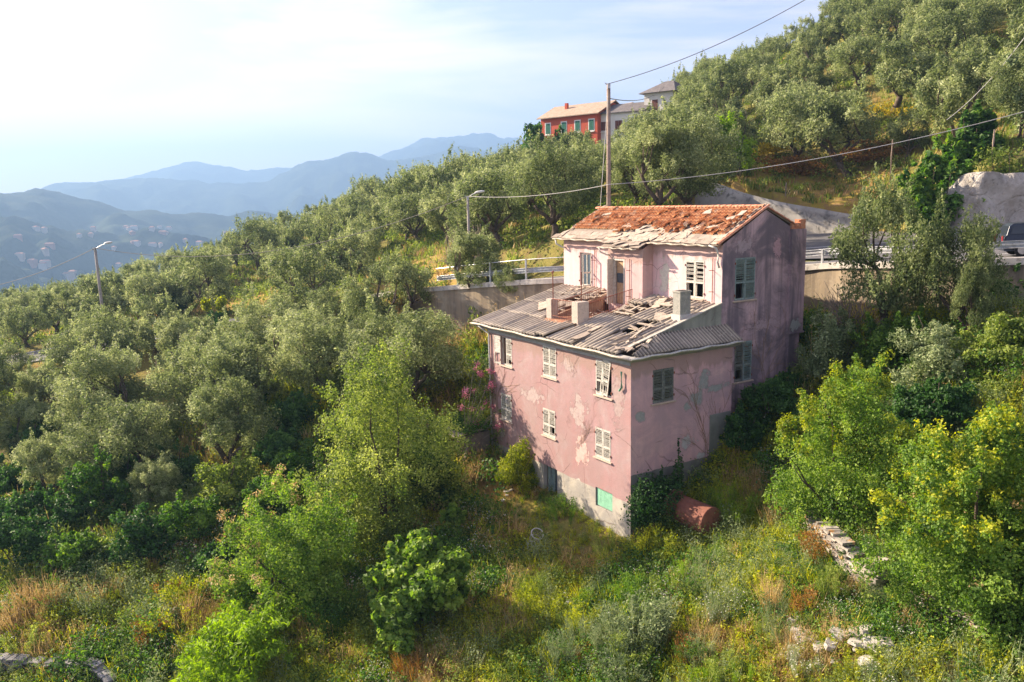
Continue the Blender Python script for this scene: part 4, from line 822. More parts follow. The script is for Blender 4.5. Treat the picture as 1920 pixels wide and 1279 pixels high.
def mesh_of(mb, name, mat, smooth=True):
    me = bpy.data.meshes.new(name); me.from_pydata([tuple(p) for p in mb.v], [], mb.f); me.materials.append(mat); me.polygons.foreach_set('use_smooth', [smooth]*len(me.polygons)); return me
BARK = simple('olive_bark', (.085, .065, .048), (.15, .12, .095), 4, .95, .1, c3=(.045, .038, .03), bs=.9, bd=.05)
BARK2 = simple('grey_twigs', (.30, .25, .20), (.20, .165, .13), 4, .9, .1)
OLIVE = leafmat('olive_leaves', (.048, .068, .026), (.128, .155, .060), (.255, .278, .140), .38)
GREEN = leafmat('green_leaves', (.020, .050, .012), (.055, .115, .018), (.13, .20, .03), .38)
DEEP = leafmat('deep_green_leaves', (.012, .034, .010), (.030, .075, .016), (.07, .13, .03), .30)
YGREEN = leafmat('yellow_green_leaves', (.065, .09, .010), (.175, .205, .018), (.33, .33, .035), .42)
LIME = leafmat('lime_leaves', (.06, .10, .012), (.115, .185, .018), (.20, .28, .04), .45)
GREY = leafmat('grey_green_leaves', (.055, .08, .035), (.13, .165, .075), (.25, .28, .15), .30)
BRIGHT = leafmat('ivy_leaves', (.030, .062, .012), (.090, .155, .024), (.19, .25, .048), .42)
HAZEL = leafmat('hazel_leaves', (.034, .060, .014), (.110, .150, .030), (.23, .265, .07), .42)
DRY = leafmat('dry_grass_stems', (.13, .09, .035), (.27, .195, .085), (.42, .32, .16), .28)
RUSTY = leafmat('rust_brown_leaves', (.09, .045, .015), (.20, .105, .03), (.30, .17, .045), .3)
YELLOW = leafmat('yellow_flowers', (.10, .10, .012), (.24, .19, .018), (.36, .27, .025), .35)
WFL = leafmat('white_flowers', (.32, .32, .28), (.43, .42, .37), (.50, .49, .45), .3)
PINK = leafmat('pink_flowers', (.24, .06, .10), (.38, .12, .18), (.44, .22, .27), .3)
ORNG = newmat('orange_fruit'); g = N(ORNG); g.out((.80, .30, .02), .45, .4)
def tube_path(R, p, q, r0, r1, wob, n=6):
    p, q = np.array(p, float), np.array(q, float); L_ = np.linalg.norm(q-p); pts = []
    w = np.zeros(3)
    for i in range(n+1):
        t = i/n; w = w+R.normal(size=3)*wob*L_/n*(1 if 0 < i < n else 0); pts.append(tuple(p+(q-p)*t+w*(1 if i < n else .6)))
    return pts, [r0+(r1-r0)*(i/n)**.8 for i in range(n+1)]
def olive(seed, n, ln, wd, H=7.0, Rc=3.3, nl=20, lean=.6, open_=.0):
    R = np.random.RandomState(seed); fork = np.array([R.normal(0, lean), R.normal(0, lean), H*R.uniform(.16, .24)]); paths = [tube_path(R, (0, 0, -.5), fork, .34, .24, .12)]; lobes = []; mains = []
    for k in range(4):
        a = 2*math.pi*(k+R.uniform(-.25, .25))/4; q = fork+np.array([math.cos(a)*Rc*.42, math.sin(a)*Rc*.42, H*R.uniform(.20, .34)]); paths.append(tube_path(R, fork, q, .18, .10, .15)); mains.append(q)
    sub = 4 if n > 9000 else 3
    for k in range(nl):
        a = R.uniform(0, 6.28); u = R.uniform(-.75, 1.0); rr = math.sqrt(max(0, 1-u**2))*R.uniform(.6, 1.05); c = np.array([math.cos(a)*rr*Rc*.80+fork[0]*1.2, math.sin(a)*rr*Rc*.80+fork[1]*1.2, H*.55+u*H*.33]); lr = R.uniform(.5, 1.1)*Rc*.26
        lobes.append((c, (lr, lr, lr*R.uniform(.6, .95))))
        for _ in range(sub):
            d = R.normal(size=3); d[2] = abs(d[2])*.7+.1; d /= np.linalg.norm(d); l2 = lr*R.uniform(.35, .6); lobes.append((c+d*lr*R.uniform(.8, 1.35), (l2, l2, l2*1.15)))
        m = min(mains, key=lambda q: np.linalg.norm(q-c)); paths.append(tube_path(R, m, c, .07, .02, .15, 4))
    for k in range(nl):
        c, r = lobes[R.randint(len(lobes))]; e = np.array([R.normal(0, .5), R.normal(0, .5), 1.0]); e /= np.linalg.norm(e)
        for j in range(4): q = Rc*.062*(1-.2*j); lobes.append((c+e*(r[0]+Rc*.10*j), (q, q, q*1.3)))
    V, F, T = leaves(lobes, n, ln, wd, seed+100, up=.3, spike=.3, shell=.3, clump_tint=.7)
    return np_mesh('olive_crown', V, F, OLIVE, T), mesh_of(limbs(paths), 'olive_trunk', BARK)
FARO = [olive(10+k, 9500, .28, .105, H=R_, Rc=rc, nl=nl) for k, (R_, rc, nl) in enumerate([(6.6, 3.3, 22), (6.2, 3.5, 26), (7.0, 3.1, 22), (5.9, 3.1, 18), (6.6, 3.6, 28)])]
NEARO = [olive(40+k, 24000, .19, .07, H=R_, Rc=rc, nl=nl) for k, (R_, rc, nl) in enumerate([(6.7, 3.3, 26), (6.3, 3.5, 30), (7.0, 3.1, 24)])]
def plant(kind, label, cat_, loc, crown, trunk, sc_=1.0, rz_=0.0, mat=None, group=None, parts=('crown', 'trunk'), tilt=(0, 0)):
    e = empty(kind, loc, rz_); e.rotation_euler = (tilt[0], tilt[1], rz_); e.scale = sc_ if hasattr(sc_, '__len__') else (sc_,)*3
    if crown is not None:
        c = link(parts[0], crown, e)
        if mat is not None: c.material_slots[0].link = 'OBJECT'; c.material_slots[0].material = mat
    if trunk is not None: link(parts[1], trunk, e)
    return tag(e, label, cat_, group)
# ------------------------------------------------------------------ olive grove
RT = random.Random(21)
def gp(px, py): 
    h = hit(px, py); return h
placed = []
def far_from(x, y, d): return all((x-a)**2+(y-b)**2 > (d*(.5+.5*s))**2 for a, b, s in placed)
def put_olive(px, py, wpx, label, near=None, mat=None, group=None, var=None, Y=None, hs=1.0):
    h = gp(px, py) if Y is None else None
    if Y is not None: q = at(px, py, Y); h = np.array([q[0], q[1], g1(q[0], q[1])])
    if h is None: return
    s = wpx*h[1]/FPX/6.6; nr = (h[1] < 66) if near is None else near; A = NEARO if nr else FARO; c, t = A[(var if var is not None else RT.randrange(99)) % len(A)]
    placed.append((h[0], h[1], s)); return plant('olive_tree', label, 'olive tree', (h[0], h[1], h[2]-.1), c, t, (s, s, s*hs), RT.uniform(0, 6.28), mat, group)
G1 = 'olive trees on the hillside'

for a in [ # px, base y, width px, label
 (1600, 330, 165, 'olive tree with a tall straight dark trunk standing on the green bank above the wall'),
 (1800, 235, 150, 'pale olive tree behind the dark green fig bushes at the upper right'),
 (1475, 318, 150, 'rounded olive tree between the young bright green tree and the tall trunked olive'),
 (1305, 372, 120, 'low olive bush directly over the right half of the orange roof'),
 (1190, 392, 120, 'low olive just behind the ridge right beside the tall wooden pole'),
 (1700, 300, 90, 'small silvery olive left of the dark green fig bushes on the bank'),
 (222, 850, 205, 'broad thin crowned olive with a dark leaning trunk in the middle of the left grove'),
 (95, 815, 130, 'leaning olive with bare lower branches at the left edge below the small road'),
 (745, 655, 170, 'olive with a thick ivy dark trunk left of the house on the tan grass terrace'),
 (560, 620, 150, 'spreading olive just below the road bend'),
 (640, 660, 130, 'upright light olive between the road bend and the tall hazel'),
 (360, 760, 105, 'narrow bright olive in front of the yellow topped ivy tree'),
 (500, 705, 160, 'silvery olive in the thick of the left slope'),
 (610, 760, 190, 'large silvery olive left of the tall hazel'),
 (420, 905, 200, 'wide grey green olive above the brown undergrowth on the left'),
 (310, 970, 120, 'small pale olive low on the left slope'),
 (880, 590, 150, 'ragged olive hiding the end of the crash barrier left of the house'),
 (960, 560, 70, 'thin dry olive in front of the retaining wall left of the house'),
 (700, 730, 140, 'grey green olive right behind the top of the tall hazel'),
 (300, 690, 130, 'dense olive at the foot of the left lamp post'),
 (8, 745, 105, 'olive at the far left edge beside the small road'),
 (90, 955, 150, 'dark olive low at the left edge above the dry weeds'),
 ]: put_olive(*a)
put_olive(1272, 0, 84, 'olive tree half hiding the tall white house with the hipped roof', Y=113)
for px, py, Y, w, lab, v in [(1664, 560, 37.0, 205, 'big olive on the slope below the road, right of the house', 0), (1790, 560, 34.6, 150, 'second olive below the road, in front of the dark car', 1), (1815, 610, 33.2, 95, 'drooping willowy olive under the second roadside olive', 2)]:
    q = at(px, py, Y); 
    h = np.array([q[0], q[1], g1(q[0], q[1])]); s = w*Y/FPX/6.6; top = 330 if v == 0 else (372 if v == 1 else 475); ztop = at(px, top, Y)[2]; hh = (ztop-h[2])/7.0
    placed.append((h[0], h[1], s)); plant('olive_tree', lab, 'olive tree', (h[0], h[1], h[2]-.2), NEARO[v][0], NEARO[v][1], (s, s, hh), v*2.1+.4)
CLEAR = [[(1320, 330), (1420, 300), (1640, 290), (1660, 345), (1640, 400), (1590, 395), (1460, 372), (1340, 345)], [(690, 470), (880, 470), (880, 520), (690, 525)], [(380, 545), (510, 530), (510, 600), (380, 600)],
         [(860, 780), (1600, 700), (1920, 600), (2100, 1500), (-300, 1500), (-300, 1000), (380, 985), (470, 880), (620, 820)], [(780, 600), (1000, 590), (1000, 780), (780, 700)], [(60, 640), (160, 640), (160, 700), (60, 700)],
         [(1380, 250), (1440, 240), (1440, 330), (1380, 330)], [(225, 970), (620, 930), (620, 990), (225, 1000)]]
def inpx(px, py, poly): return bool(inpoly(np.array([px]), np.array([py]), poly)[0])
zone_lab = {'ul': 'silvery olive tree in the dense grove between road and valley, left hillside', 'um': 'olive tree on the slope between the road and the red farmhouse', 'ur': 'olive tree on the steep grove filling the upper right corner', 'll': 'olive tree among others on the slope below the road, left of the pink house'}
cnt = 0; tries = 0; X_ = []
cand = []
for _ in range(26000):
    x = RT.uniform(-95, 92); y = RT.uniform(38, 168); cand.append((x, y))
cz = ground(np.array([c[0] for c in cand]), np.array([c[1] for c in cand])); cd, _, csd = road_dist(np.array([c[0] for c in cand]), np.array([c[1] for c in cand])); clay = inpoly(np.array([c[0] for c in cand]), np.array([c[1] for c in cand]), [(15, 50), (24, 41), (40, 33), (46, 38), (46, 55), (35, 58), (36, 66), (33, 74), (27, 78.5), (18, 84), (13, 72)])
SILX = [-100, 0, 60, 110, 250, 330, 420, 480, 560, 640, 750, 860, 950, 1000, 1222, 1240, 1300, 1440, 1540, 1600, 2100]; SILY = [550, 545, 530, 520, 485, 462, 447, 405, 388, 350, 308, 283, 262, 252, 236, 172, 108, 68, 12, -60, -300]
def seen(x, y, z):                                # is a crown top at this spot above the terrain line of sight
    t = np.linspace(.25, .97, 26); return bool(np.all(ground(x*t, y*t) < z*t+.4))
for i, (x, y) in enumerate(cand):
    if cnt >= 270: break
    z = cz[i]; px, py, w = proj(np.array([x, y, z]))
    if w < 20 or px < -60 or px > 1990 or py < -60: continue
    near = csd[i] > 0
    if cd[i] < RH+(2.2 if near else 2.6) or clay[i]: continue
    if near and (x > -1): continue
    pl = HW(0, 0, 0); q = np.array([x, y, 0])-C0; hx, hy = q@dB, q@dA
    if -4 < hx < 15 and -4 < hy < 17: continue
    if any(inpx(px, py, P_) for P_ in CLEAR): continue
    ptop = proj(np.array([x, y, z+6]))
    if abs(px-1375) < 70 and y < 84: continue
    d0 = 4.6 if not near else 4.4
    if not near: d0 = 4.3 if (830 < px < 1290 and y < 92) else (5.4 if x > 0 else 5.0)
    if not far_from(x, y, d0): continue
    if not seen(x, y, z+4.5): continue
    if 150 < px < 245 and 590 < py < 690 and near: continue
    s = RT.uniform(.78, 1.2)*(1.12 if px > 900 else (.85 if px < 330 and not near else 1.0))
    for _k in range(6):
        pt_ = proj(np.array([x, y, z+7.3*s]))
        if pt_[1] < np.interp(px, SILX, SILY): s *= .92
    if near and 55 < px < 175 and py > 655 and pt_[1] < 676: continue
    if s < .5 or pt_[1] < np.interp(px, SILX, SILY)-6: continue
    pt_ = proj(np.array([x, y, z+6.6*s]))
    if 985 < px < 1222 and y < 132 and pt_[1] < 250: continue
    if 1222 <= px < 1270 and y < 132 and pt_[1] < 160: continue
    placed.append((x, y, s)); c, t = (NEARO if y < 66 else FARO)[RT.randrange(99) % (3 if y < 66 else 5)]
    zn = 'll' if near else ('ul' if px < 860 else ('um' if px < 1240 else 'ur'))
    plant('olive_tree', zone_lab[zn], 'olive tree', (x, y, z-.1), c, t, (s, s, s*RT.uniform(.85, 1.08)), RT.uniform(0, 6.28), None, {'ul': 'olive grove on the left hillside', 'um': 'olive grove below the red farmhouse', 'ur': 'olive grove on the upper right slope', 'll': 'olive trees on the slope below the road'}[zn]); cnt += 1
print('olives', cnt)
# ------------------------------------------------------------------ broadleaf trees, shrubs, ivy mounds
def dome(w, d, h, nl, seed, lr=.24, fill=.0, low=-.1):
    R = np.random.RandomState(seed); out = []; K = 4 if nl > 14 else 2; masses = [(np.zeros(3), np.array([.86, .86, .84]))]
    for k in range(K): a = 6.28*k/K+R.uniform(-.5, .5); q = R.uniform(.42, .58); masses.append((np.array([math.cos(a)*(1-q)*.98, math.sin(a)*(1-q)*.98, R.uniform(-.02, .30)]), np.array([q, q, R.uniform(.5, .78)])))
    masses.append((np.array([R.normal(0, .12), R.normal(0, .12), .42]), np.array([.45, .45, .56])))
    for k in range(nl):
        mc, mr = masses[k % len(masses)]; a = R.uniform(0, 6.28); u = R.uniform(low, 1); rr = math.sqrt(max(0, 1-max(u, 0)**2))*R.uniform(.7, 1.0); r = lr*R.uniform(.42, 1.05)
        v = mc+np.array([math.cos(a)*rr*mr[0], math.sin(a)*rr*mr[1], max(u, 0)*mr[2]+min(u, 0)*.2]); v[2] = min(v[2], 1.0)
        c = np.array([v[0]*w*(.5-.3*lr), v[1]*d*(.5-.3*lr), h*(.10+.86*v[2]*(1-lr*.45))]); out.append((c, (r*w*.72, r*d*.72, r*h*.55)))
        for j in range(3):
            e = np.array([v[0]*.8, v[1]*.8, .25+v[2]*.5])+R.normal(0, .55, 3); e /= np.linalg.norm(e); r2 = r*R.uniform(.22, .5); f = R.uniform(.75, 1.15); out.append((c+e*np.array([w, d, h*.8])*r*f, (r2*w*.72, r2*d*.72, r2*h*.8)))
    for k in range(nl//2):                        # long shoots that break the outline
        a = R.uniform(0, 6.28); u = R.uniform(.1, 1)**.7; rr = math.sqrt(1-u*u); p = np.array([math.cos(a)*rr*w*.46, math.sin(a)*rr*d*.46, h*(.1+.84*u)]); e = np.array([math.cos(a)*rr*.6, math.sin(a)*rr*.6, .55+.3*u])+R.normal(0, .25, 3); e /= np.linalg.norm(e); L_ = R.uniform(.06, .16)*max(w, h)
        for j in range(4): q = .055*(1-.17*j)*min(w, h)*R.uniform(.6, 1); out.append((p+e*L_*(j+.3)/3, (q, q, q)))
    return out
def bush(kind, label, cat_, px, py, wpx, hpx, mat, n=6000, leaf=(.12, .08), nl=22, seed=1, depth=1.0, Y=None, trunk=True, lr=.26, up=.25, spike=.15, group=None, parts=('crown', 'trunk'), droop=0, extra=None, low=-.1, tintk=.6, shell=.5):
    h = gp(px, py) if Y is None else None
    if Y is not None: q = at(px, py, Y); h = np.array([q[0], q[1], g1(q[0], q[1])]); hpx = hpx+max(0, (proj(h)[1]-py))
    w = wpx*h[1]/FPX; H = hpx*h[1]/FPX/.97; lb = dome(w, w*depth, H, nl, seed, lr, low=low); V, F, T = leaves(lb, n, leaf[0], leaf[1], seed, up=up, spike=spike, clump_tint=tintk, droop=droop, shell=shell); R = np.random.RandomState(seed)
    V[:, 2] = np.maximum(V[:, 2], -.3)
    tm = None
    if trunk:
        paths = []
        for k in range(5): c = lb[R.randint(len(lb))][0]; paths.append(tube_path(R, (R.normal(0, .05*w), R.normal(0, .05*w), -.3), c, .035*max(w, 1.5)*.6, .012, .12, 6))
        tm = mesh_of(limbs(paths, 5), 'trunk', BARK)
    e = plant(kind, label, cat_, (h[0], h[1], h[2]), np_mesh('crown', V, F, mat, T), tm, 1.0, 0.0, None, group, parts)
    return e, w, H, lb
def sprinkle(e, name, lb, n, ln, wd, mat, seed, topbias=.5, cluster=1, cr=.12, label=None):
    R = np.random.RandomState(seed); C = []
    for _ in range(n):
        c, r = lb[R.randint(len(lb))]; d = R.normal(size=3); d[2] = abs(d[2])*topbias+d[2]*(1-topbias); d /= np.linalg.norm(d); C.append((c+d*np.array(r)*R.uniform(.95, 1.2), cr*R.uniform(.5, 1.3)))
    V, F, T = leaves(C, n*cluster, ln, wd, seed, carve=False, shell=.1); o = link(name, np_mesh(name, V, F, mat, T), e)
    if label: o['label'] = label
    return o
# right hand ivy masses
e, w, H, lb = bush('ivy_mound', 'huge ivy covered tree, bright green, left of the two big mounds at the right', 'ivy', 1594, 975, 285, 305, BRIGHT, 62000, (.088, .075), 64, 3, .9, lr=.24, spike=.10, up=.3, low=-.5)
sprinkle(e, 'yellow_shoots', [l for l in lb if l[0][2] > H*.45], 300, .10, .06, YGREEN, 5, .9, 22, .2)
e, w, H, lb = bush('ivy_mound', 'widest ivy mound, bright green with yellowish tips, at the right edge', 'ivy', 1832, 1140, 400, 365, BRIGHT, 84000, (.085, .072), 84, 4, .9, lr=.2, spike=.10, up=.3, low=-.5)
sprinkle(e, 'yellow_shoots', [l for l in lb if l[0][2] > H*.4], 460, .10, .06, YGREEN, 6, .9, 20, .2); sprinkle(e, 'pinkish_seed_heads', lb[:40], 60, .07, .05, DRY, 7, .9, 14, .12)
bush('shrub', 'grey green upright shrub against the right end of the gable', 'shrub', 1552, 730, 118, 160, GREY, 14000, (.15, .06), 22, 5, 1.0, spike=.3, up=.1)
bush('shrub', 'dark green ivy bush right of the grey green shrub below the retaining wall', 'shrub', 1672, 712, 160, 145, BRIGHT, 20000, (.12, .09), 26, 6, 1.0, spike=.15)
bush('shrub', 'olive coloured bush rising over the dark ivy bush', 'shrub', 1740, 735, 130, 140, GREY, 9000, (.14, .06), 20, 7, 1.0, spike=.25)
bush('shrub', 'dark shrub in the hollow between the two big ivy mounds', 'shrub', 1745, 830, 160, 130, DEEP, 14000, (.13, .10), 26, 8, 1.0)
bush('shrub', 'dark bramble under the gable wall', 'shrub', 1440, 800, 120, 100, DEEP, 13000, (.12, .09), 24, 9, 1.0)
bush('shrub', 'shaded bramble against the end of the lower side wall', 'shrub', 1395, 855, 100, 95, DEEP, 11000, (.11, .08), 20, 10, 1.0)
bush('shrub', 'bramble climbing the slope at the far corner of the gable', 'shrub', 1478, 745, 80, 50, DEEP, 7000, (.12, .09), 16, 110, 1.0)
bush('shrub', 'brown and green bramble bank at the right edge under the road', 'shrub', 1880, 690, 150, 110, HAZEL, 10000, (.13, .08), 24, 11, 1.0)
bush('shrub', 'green bramble hanging below the road at the right edge', 'shrub', 1895, 590, 110, 95, DEEP, 10000, (.15, .11), 20, 12, 1.0)
bush('shrub', 'small green bush left of the brambles below the road', 'shrub', 1560, 810, 90, 60, HAZEL, 5000, (.12, .08), 14, 112, 1.0)
# the hazel, its bramble skirt and the fig
e, w, H, lb = bush('hazel_tree', 'tall leafy hazel tree at the centre, left of the pink house', 'hazel tree', 722, 990, 292, 350, HAZEL, 76000, (.115, .085), 78, 21, 1.0, lr=.23, spike=.16, up=.3, low=-.7, tintk=.8)
e, w, H, lb = bush('bramble', 'light green bramble mass spilling down left of the hazel', 'bramble', 552, 1140, 285, 268, BRIGHT, 46000, (.11, .08), 54, 22, 1.0, lr=.22, spike=.2, low=-.4, trunk=True)
sprinkle(e, 'dry_seed_heads', [l for l in lb if l[0][0] < -.2] or lb, 90, .09, .05, DRY, 8, .8, 26, .22)
bush('shrub', 'deep green bush in the shade under the hazel', 'shrub', 800, 960, 130, 150, DEEP, 12000, (.12, .09), 22, 23, 1.0)
e, w, H, lb = bush('fig_tree', 'fig tree with big bright leaves in front of the hazel', 'fig tree', 785, 1180, 230, 185, BRIGHT, 17000, (.22, .17), 38, 24, 1.0, lr=.22, spike=.25, up=.5, tintk=.8)
bush('fig_tree', 'small young fig shoot between the large fig and the house', 'fig tree', 845, 1010, 70, 70, BRIGHT, 1300, (.28, .22), 10, 25, 1.0, up=.5)
bush('sapling', 'bright yellow green sapling with long drooping leaves at the bottom edge', 'sapling', 455, 1290, 240, 165, LIME, 9000, (.24, .07), 34, 26, 1.0, lr=.2, spike=.35, up=.1, droop=.9)
bush('sapling', 'bright yellow green sprig just above the drooping sapling, under the bramble', 'sapling', 455, 1170, 80, 75, LIME, 2400, (.2, .07), 12, 27, 1.0, spike=.35, droop=.8)
bush('shrub', 'tiny round lime green bush at the end of the low stone wall', 'shrub', 211, 1240, 26, 50, LIME, 1800, (.08, .04), 8, 28, 1.0, trunk=False, parts=('crown', 'stem'))
# bushes at the foot of the left slope
for i, a in enumerate([(200, 985, 160, 140, GREEN, 'round green bush standing low on the left slope'), (170, 905, 120, 100, GREEN, 'bright topped bush on the left slope beside the round green bush'), (470, 830, 110, 90, DEEP, 'dark bush under the olives left of the hazel'), (320, 590, 90, 55, DEEP, 'dark green leafy tree right of the left lamp post'),
                      (300, 870, 100, 90, HAZEL, 'yellowish bush under the broad olive'), (60, 1010, 120, 110, DEEP, 'dark bush at the left edge'), (690, 830, 110, 100, DEEP, 'dark bush hidden between hazel and olives'), (530, 880, 100, 80, DEEP, 'low dark thicket left of the bramble')]):
    bush('shrub', a[5], 'shrub', a[0], a[1], a[2], a[3], a[4], 9000, (.16, .12) if a[1] > 700 else (.25, .18), 20, 60+i, 1.0)
RL = random.Random(44)
for i, (px, py, w_, h_) in enumerate([(30, 1075, 150, 130), (120, 1010, 120, 110), (140, 1080, 120, 90), (270, 1060, 150, 110), (360, 1030, 130, 120), (430, 960, 130, 110), (330, 930, 120, 100), (500, 990, 110, 100), (240, 935, 120, 100), (20, 960, 110, 110), (400, 1090, 110, 70), (560, 930, 100, 90), (480, 1050, 90, 70), (70, 880, 110, 100), (560, 820, 100, 90), (650, 760, 90, 80), (20, 830, 100, 100)]):
    bush('shrub', 'dark green scrub bush in the thicket covering the lower left slope', 'shrub', px, py, w_, h_, RL.choice([DEEP, GREEN, HAZEL, DEEP]), 8000, (.15, .11), 18, 400+i, 1.0, group='scrub bushes on the lower left slope')
e, w, H, lb = bush('ivy_tree', 'dense dark ivy column with a bright yellow green top on the left slope', 'ivy tree', 408, 680, 66, 115, DEEP, 9000, (.20, .15), 26, 31, 1.0, lr=.3, low=-.6)
sprinkle(e, 'yellow_top', sorted(lb, key=lambda l: -l[0][2])[:9], 160, .2, .12, YGREEN, 9, 1, 14, .35)
e, w, H, lb = bush('orange_tree', 'orange tree with fruit behind the top of the hazel', 'orange tree', 815, 735, 85, 90, YGREEN, 6500, (.13, .08), 18, 32, 1.0)
mb = MB()
for k in range(26):
    c, r = lb[RT.randrange(len(lb))]; d = Vector((RT.gauss(0, 1), -abs(RT.gauss(0, 1)), RT.gauss(.3, 1))).normalized(); p = Vector(c)+Vector([d[i]*r[i]*1.1 for i in range(3)]); 
    mb.tube([p+Vector((0, 0, -.09)), p+Vector((0, 0, -.05)), p, p+Vector((0, 0, .05)), p+Vector((0, 0, .09))], [.02, .075, .09, .075, .02], 7)
o_ = mb.build('oranges', ORNG, e, smooth=True)
bush('citrus_shrub', 'glossy yellow green citrus bush against the front wall beside the door', 'citrus bush', 972, 925, 70, 100, YGREEN, 9000, (.10, .055), 22, 33, 1.0, lr=.3)
bush('citrus_shrub', 'narrow bronze tipped top shoot of green leaves rising above the citrus bush', 'citrus bush', 985, 905, 36, 92, LIME, 2500, (.09, .05), 10, 34, 1.0)
# ivy with tall shoots at the near corner of the house
def corner_ivy():
    q = HW(.9, -.7, 0); e = empty('corner_ivy', (q[0], q[1], g1(q[0], q[1]))); R = np.random.RandomState(8); lb = dome(2.5, 1.3, 2.2, 20, 8, .3); fr = [(l[0]@np.array([[dB[0], dB[1], 0], [dA[0], dA[1], 0], [0, 0, 1.0]]), (.5, .5, .5)) for l in lb]
    V, F, T = leaves(fr, 14000, .09, .08, 3, spike=.2); VV, FF, TT = [V], [F], [T]; paths = []
    for k, (s, h) in enumerate([(-1.2, 2.6), (-.9, 1.9), (-.3, 2.0), (.1, 2.9), (.25, 2.6), (.9, 2.9), (1.15, 3.9), (1.35, 3.1), (.6, 2.1)]):
        b = dB*s; tp = dB*(s+R.uniform(-.1, .3)); ls = [(b+(tp-b)*t+np.array([R.normal(0, .03), R.normal(0, .03), .8+(h-.8)*t]), (.25*(1.15-t),)*2+(.24,)) for t in np.linspace(0, 1, 9)]; v, f, t_ = leaves(ls, 760, .09, .07, 20+k, spike=.1, carve=False, shell=.1); FF.append(f+sum(len(x) for x in VV)); VV.append(v); TT.append(t_); paths.append(([tuple(b), tuple(tp+np.array([0, 0, h]))], [.03, .01]))
    link('leaves', np_mesh('leaves', np.concatenate(VV), np.concatenate(FF), DEEP, np.concatenate(TT)), e); link('stem', mesh_of(limbs(paths, 5), 'stem', BARK), e); tag(e, 'dark ivy with tall upright shoots climbing the near corner of the pink house', 'ivy')
corner_ivy()
# oleander
def oleander():
    q = HW(-1.4, 12.4, 0); z = g1(q[0], q[1]); e = empty('oleander', (q[0], q[1], z)); R = np.random.RandomState(4); paths = []; tips = []
    for k, (px, py) in enumerate([(888, 690), (905, 700), (922, 735), (945, 750), (890, 735), (870, 745), (930, 765), (958, 748), (905, 760), (880, 770), (915, 720), (950, 775), (940, 800), (895, 800), (925, 700)]):
        t = at(px, py, q[1]+R.uniform(-1.0, .4))-np.array([q[0], q[1], z]); m_ = np.array([t[0]*.35, t[1]*.35, t[2]*.55]); b = np.array([R.uniform(-.2, .2), 0, 0]); paths.append(([tuple(b), tuple(b*.5+m_*.5), tuple(m_), tuple(t)], [.05, .04, .03, .012])); tips.append(t)
    link('stem', mesh_of(limbs(paths, 6), 'stem', BARK2), e); ls = [(t-np.array([0, 0, .15]), .34) for t in tips]+[(t*.8, .3) for t in tips]; V, F, T = leaves(ls, 2600, .17, .035, 5, carve=False, shell=.1, spike=.3); link('leaves', np_mesh('leaves', V, F, HAZEL, T), e)
    ls = [(t+np.array([R.normal(0, .1), R.normal(0, .1), .12]), R.uniform(.08, .22)) for t in tips for _ in range(3)]; ls = [(c_+np.array([R.normal(0, .16), R.normal(0, .16), R.normal(0, .12)]), r_) for c_, r_ in ls]; V, F, T = leaves(ls, 1300, .075, .06, 6, carve=False, shell=.1); link('flowers', np_mesh('flowers', V, F, PINK, T), e); tag(e, 'leggy oleander with bright pink blossom at the left corner of the pink house', 'oleander')
oleander()
# trees beyond the road
bush('fig_bush', 'dense dark green fig bush on top of the rock wall, lower one', 'fig bush', 1757, 372, 130, 100, GREEN, 7000, (.36, .28), 22, 41, .8, Y=56, lr=.28, up=.5)
bush('fig_bush', 'dark green fig bush above and behind the lower one', 'fig bush', 1815, 300, 95, 92, GREEN, 5000, (.36, .28), 18, 42, .8, Y=60, lr=.28, up=.5)
bush('tree', 'pale leafy broadleaf tree cut by the right edge above the rock wall', 'tree', 1915, 270, 110, 170, GREY, 9000, (.26, .16), 26, 43, .8, Y=60, up=.5)
bush('shrub', 'yellowish brambles growing over the top of the rock wall', 'shrub', 1880, 320, 110, 40, HAZEL, 6000, (.16, .1), 20, 44, .8, Y=55)
bush('young_tree', 'slim young bright green tree alone on the grass bank', 'tree', 1377, 336, 78, 112, LIME, 3400, (.36, .2), 16, 45, 1.0, Y=83, lr=.28, up=.3)
bush('tree', 'round green tree at the left corner of the red farmhouse', 'tree', 996, 285, 66, 52, GREEN, 3600, (.5, .35), 14, 46, 1.0, Y=128)
bush('shrub', 'dark bush under the windows of the red farmhouse', 'shrub', 1046, 262, 30, 22, GREEN, 1200, (.4, .3), 8, 47, 1.0, Y=127)
bush('broom', 'yellow flowering broom under the olives behind the tall trunk', 'broom', 1650, 222, 130, 34, YELLOW, 1500, (.24, .12), 14, 48, 1.0, trunk=False)
bush('broom', 'yellow flowering broom beside the young green tree', 'broom', 1445, 295, 90, 34, YELLOW, 1600, (.28, .14), 12, 49, 1.0, trunk=False)
bush('broom', 'orange yellow broom patch at the upper right under the pale tree', 'broom', 1800, 195, 70, 45, YELLOW, 1400, (.26, .14), 10, 50, 1.0, trunk=False)
bush('shrub', 'red brown bramble thicket on the bank right of the tall trunk', 'shrub', 1660, 300, 150, 42, RUSTY, 4200, (.2, .12), 24, 51, .6, trunk=False)
bush('shrub', 'brown bramble thicket left of the tall trunk on the bank', 'shrub', 1470, 330, 140, 40, RUSTY, 3400, (.2, .12), 22, 52, .6, trunk=False)
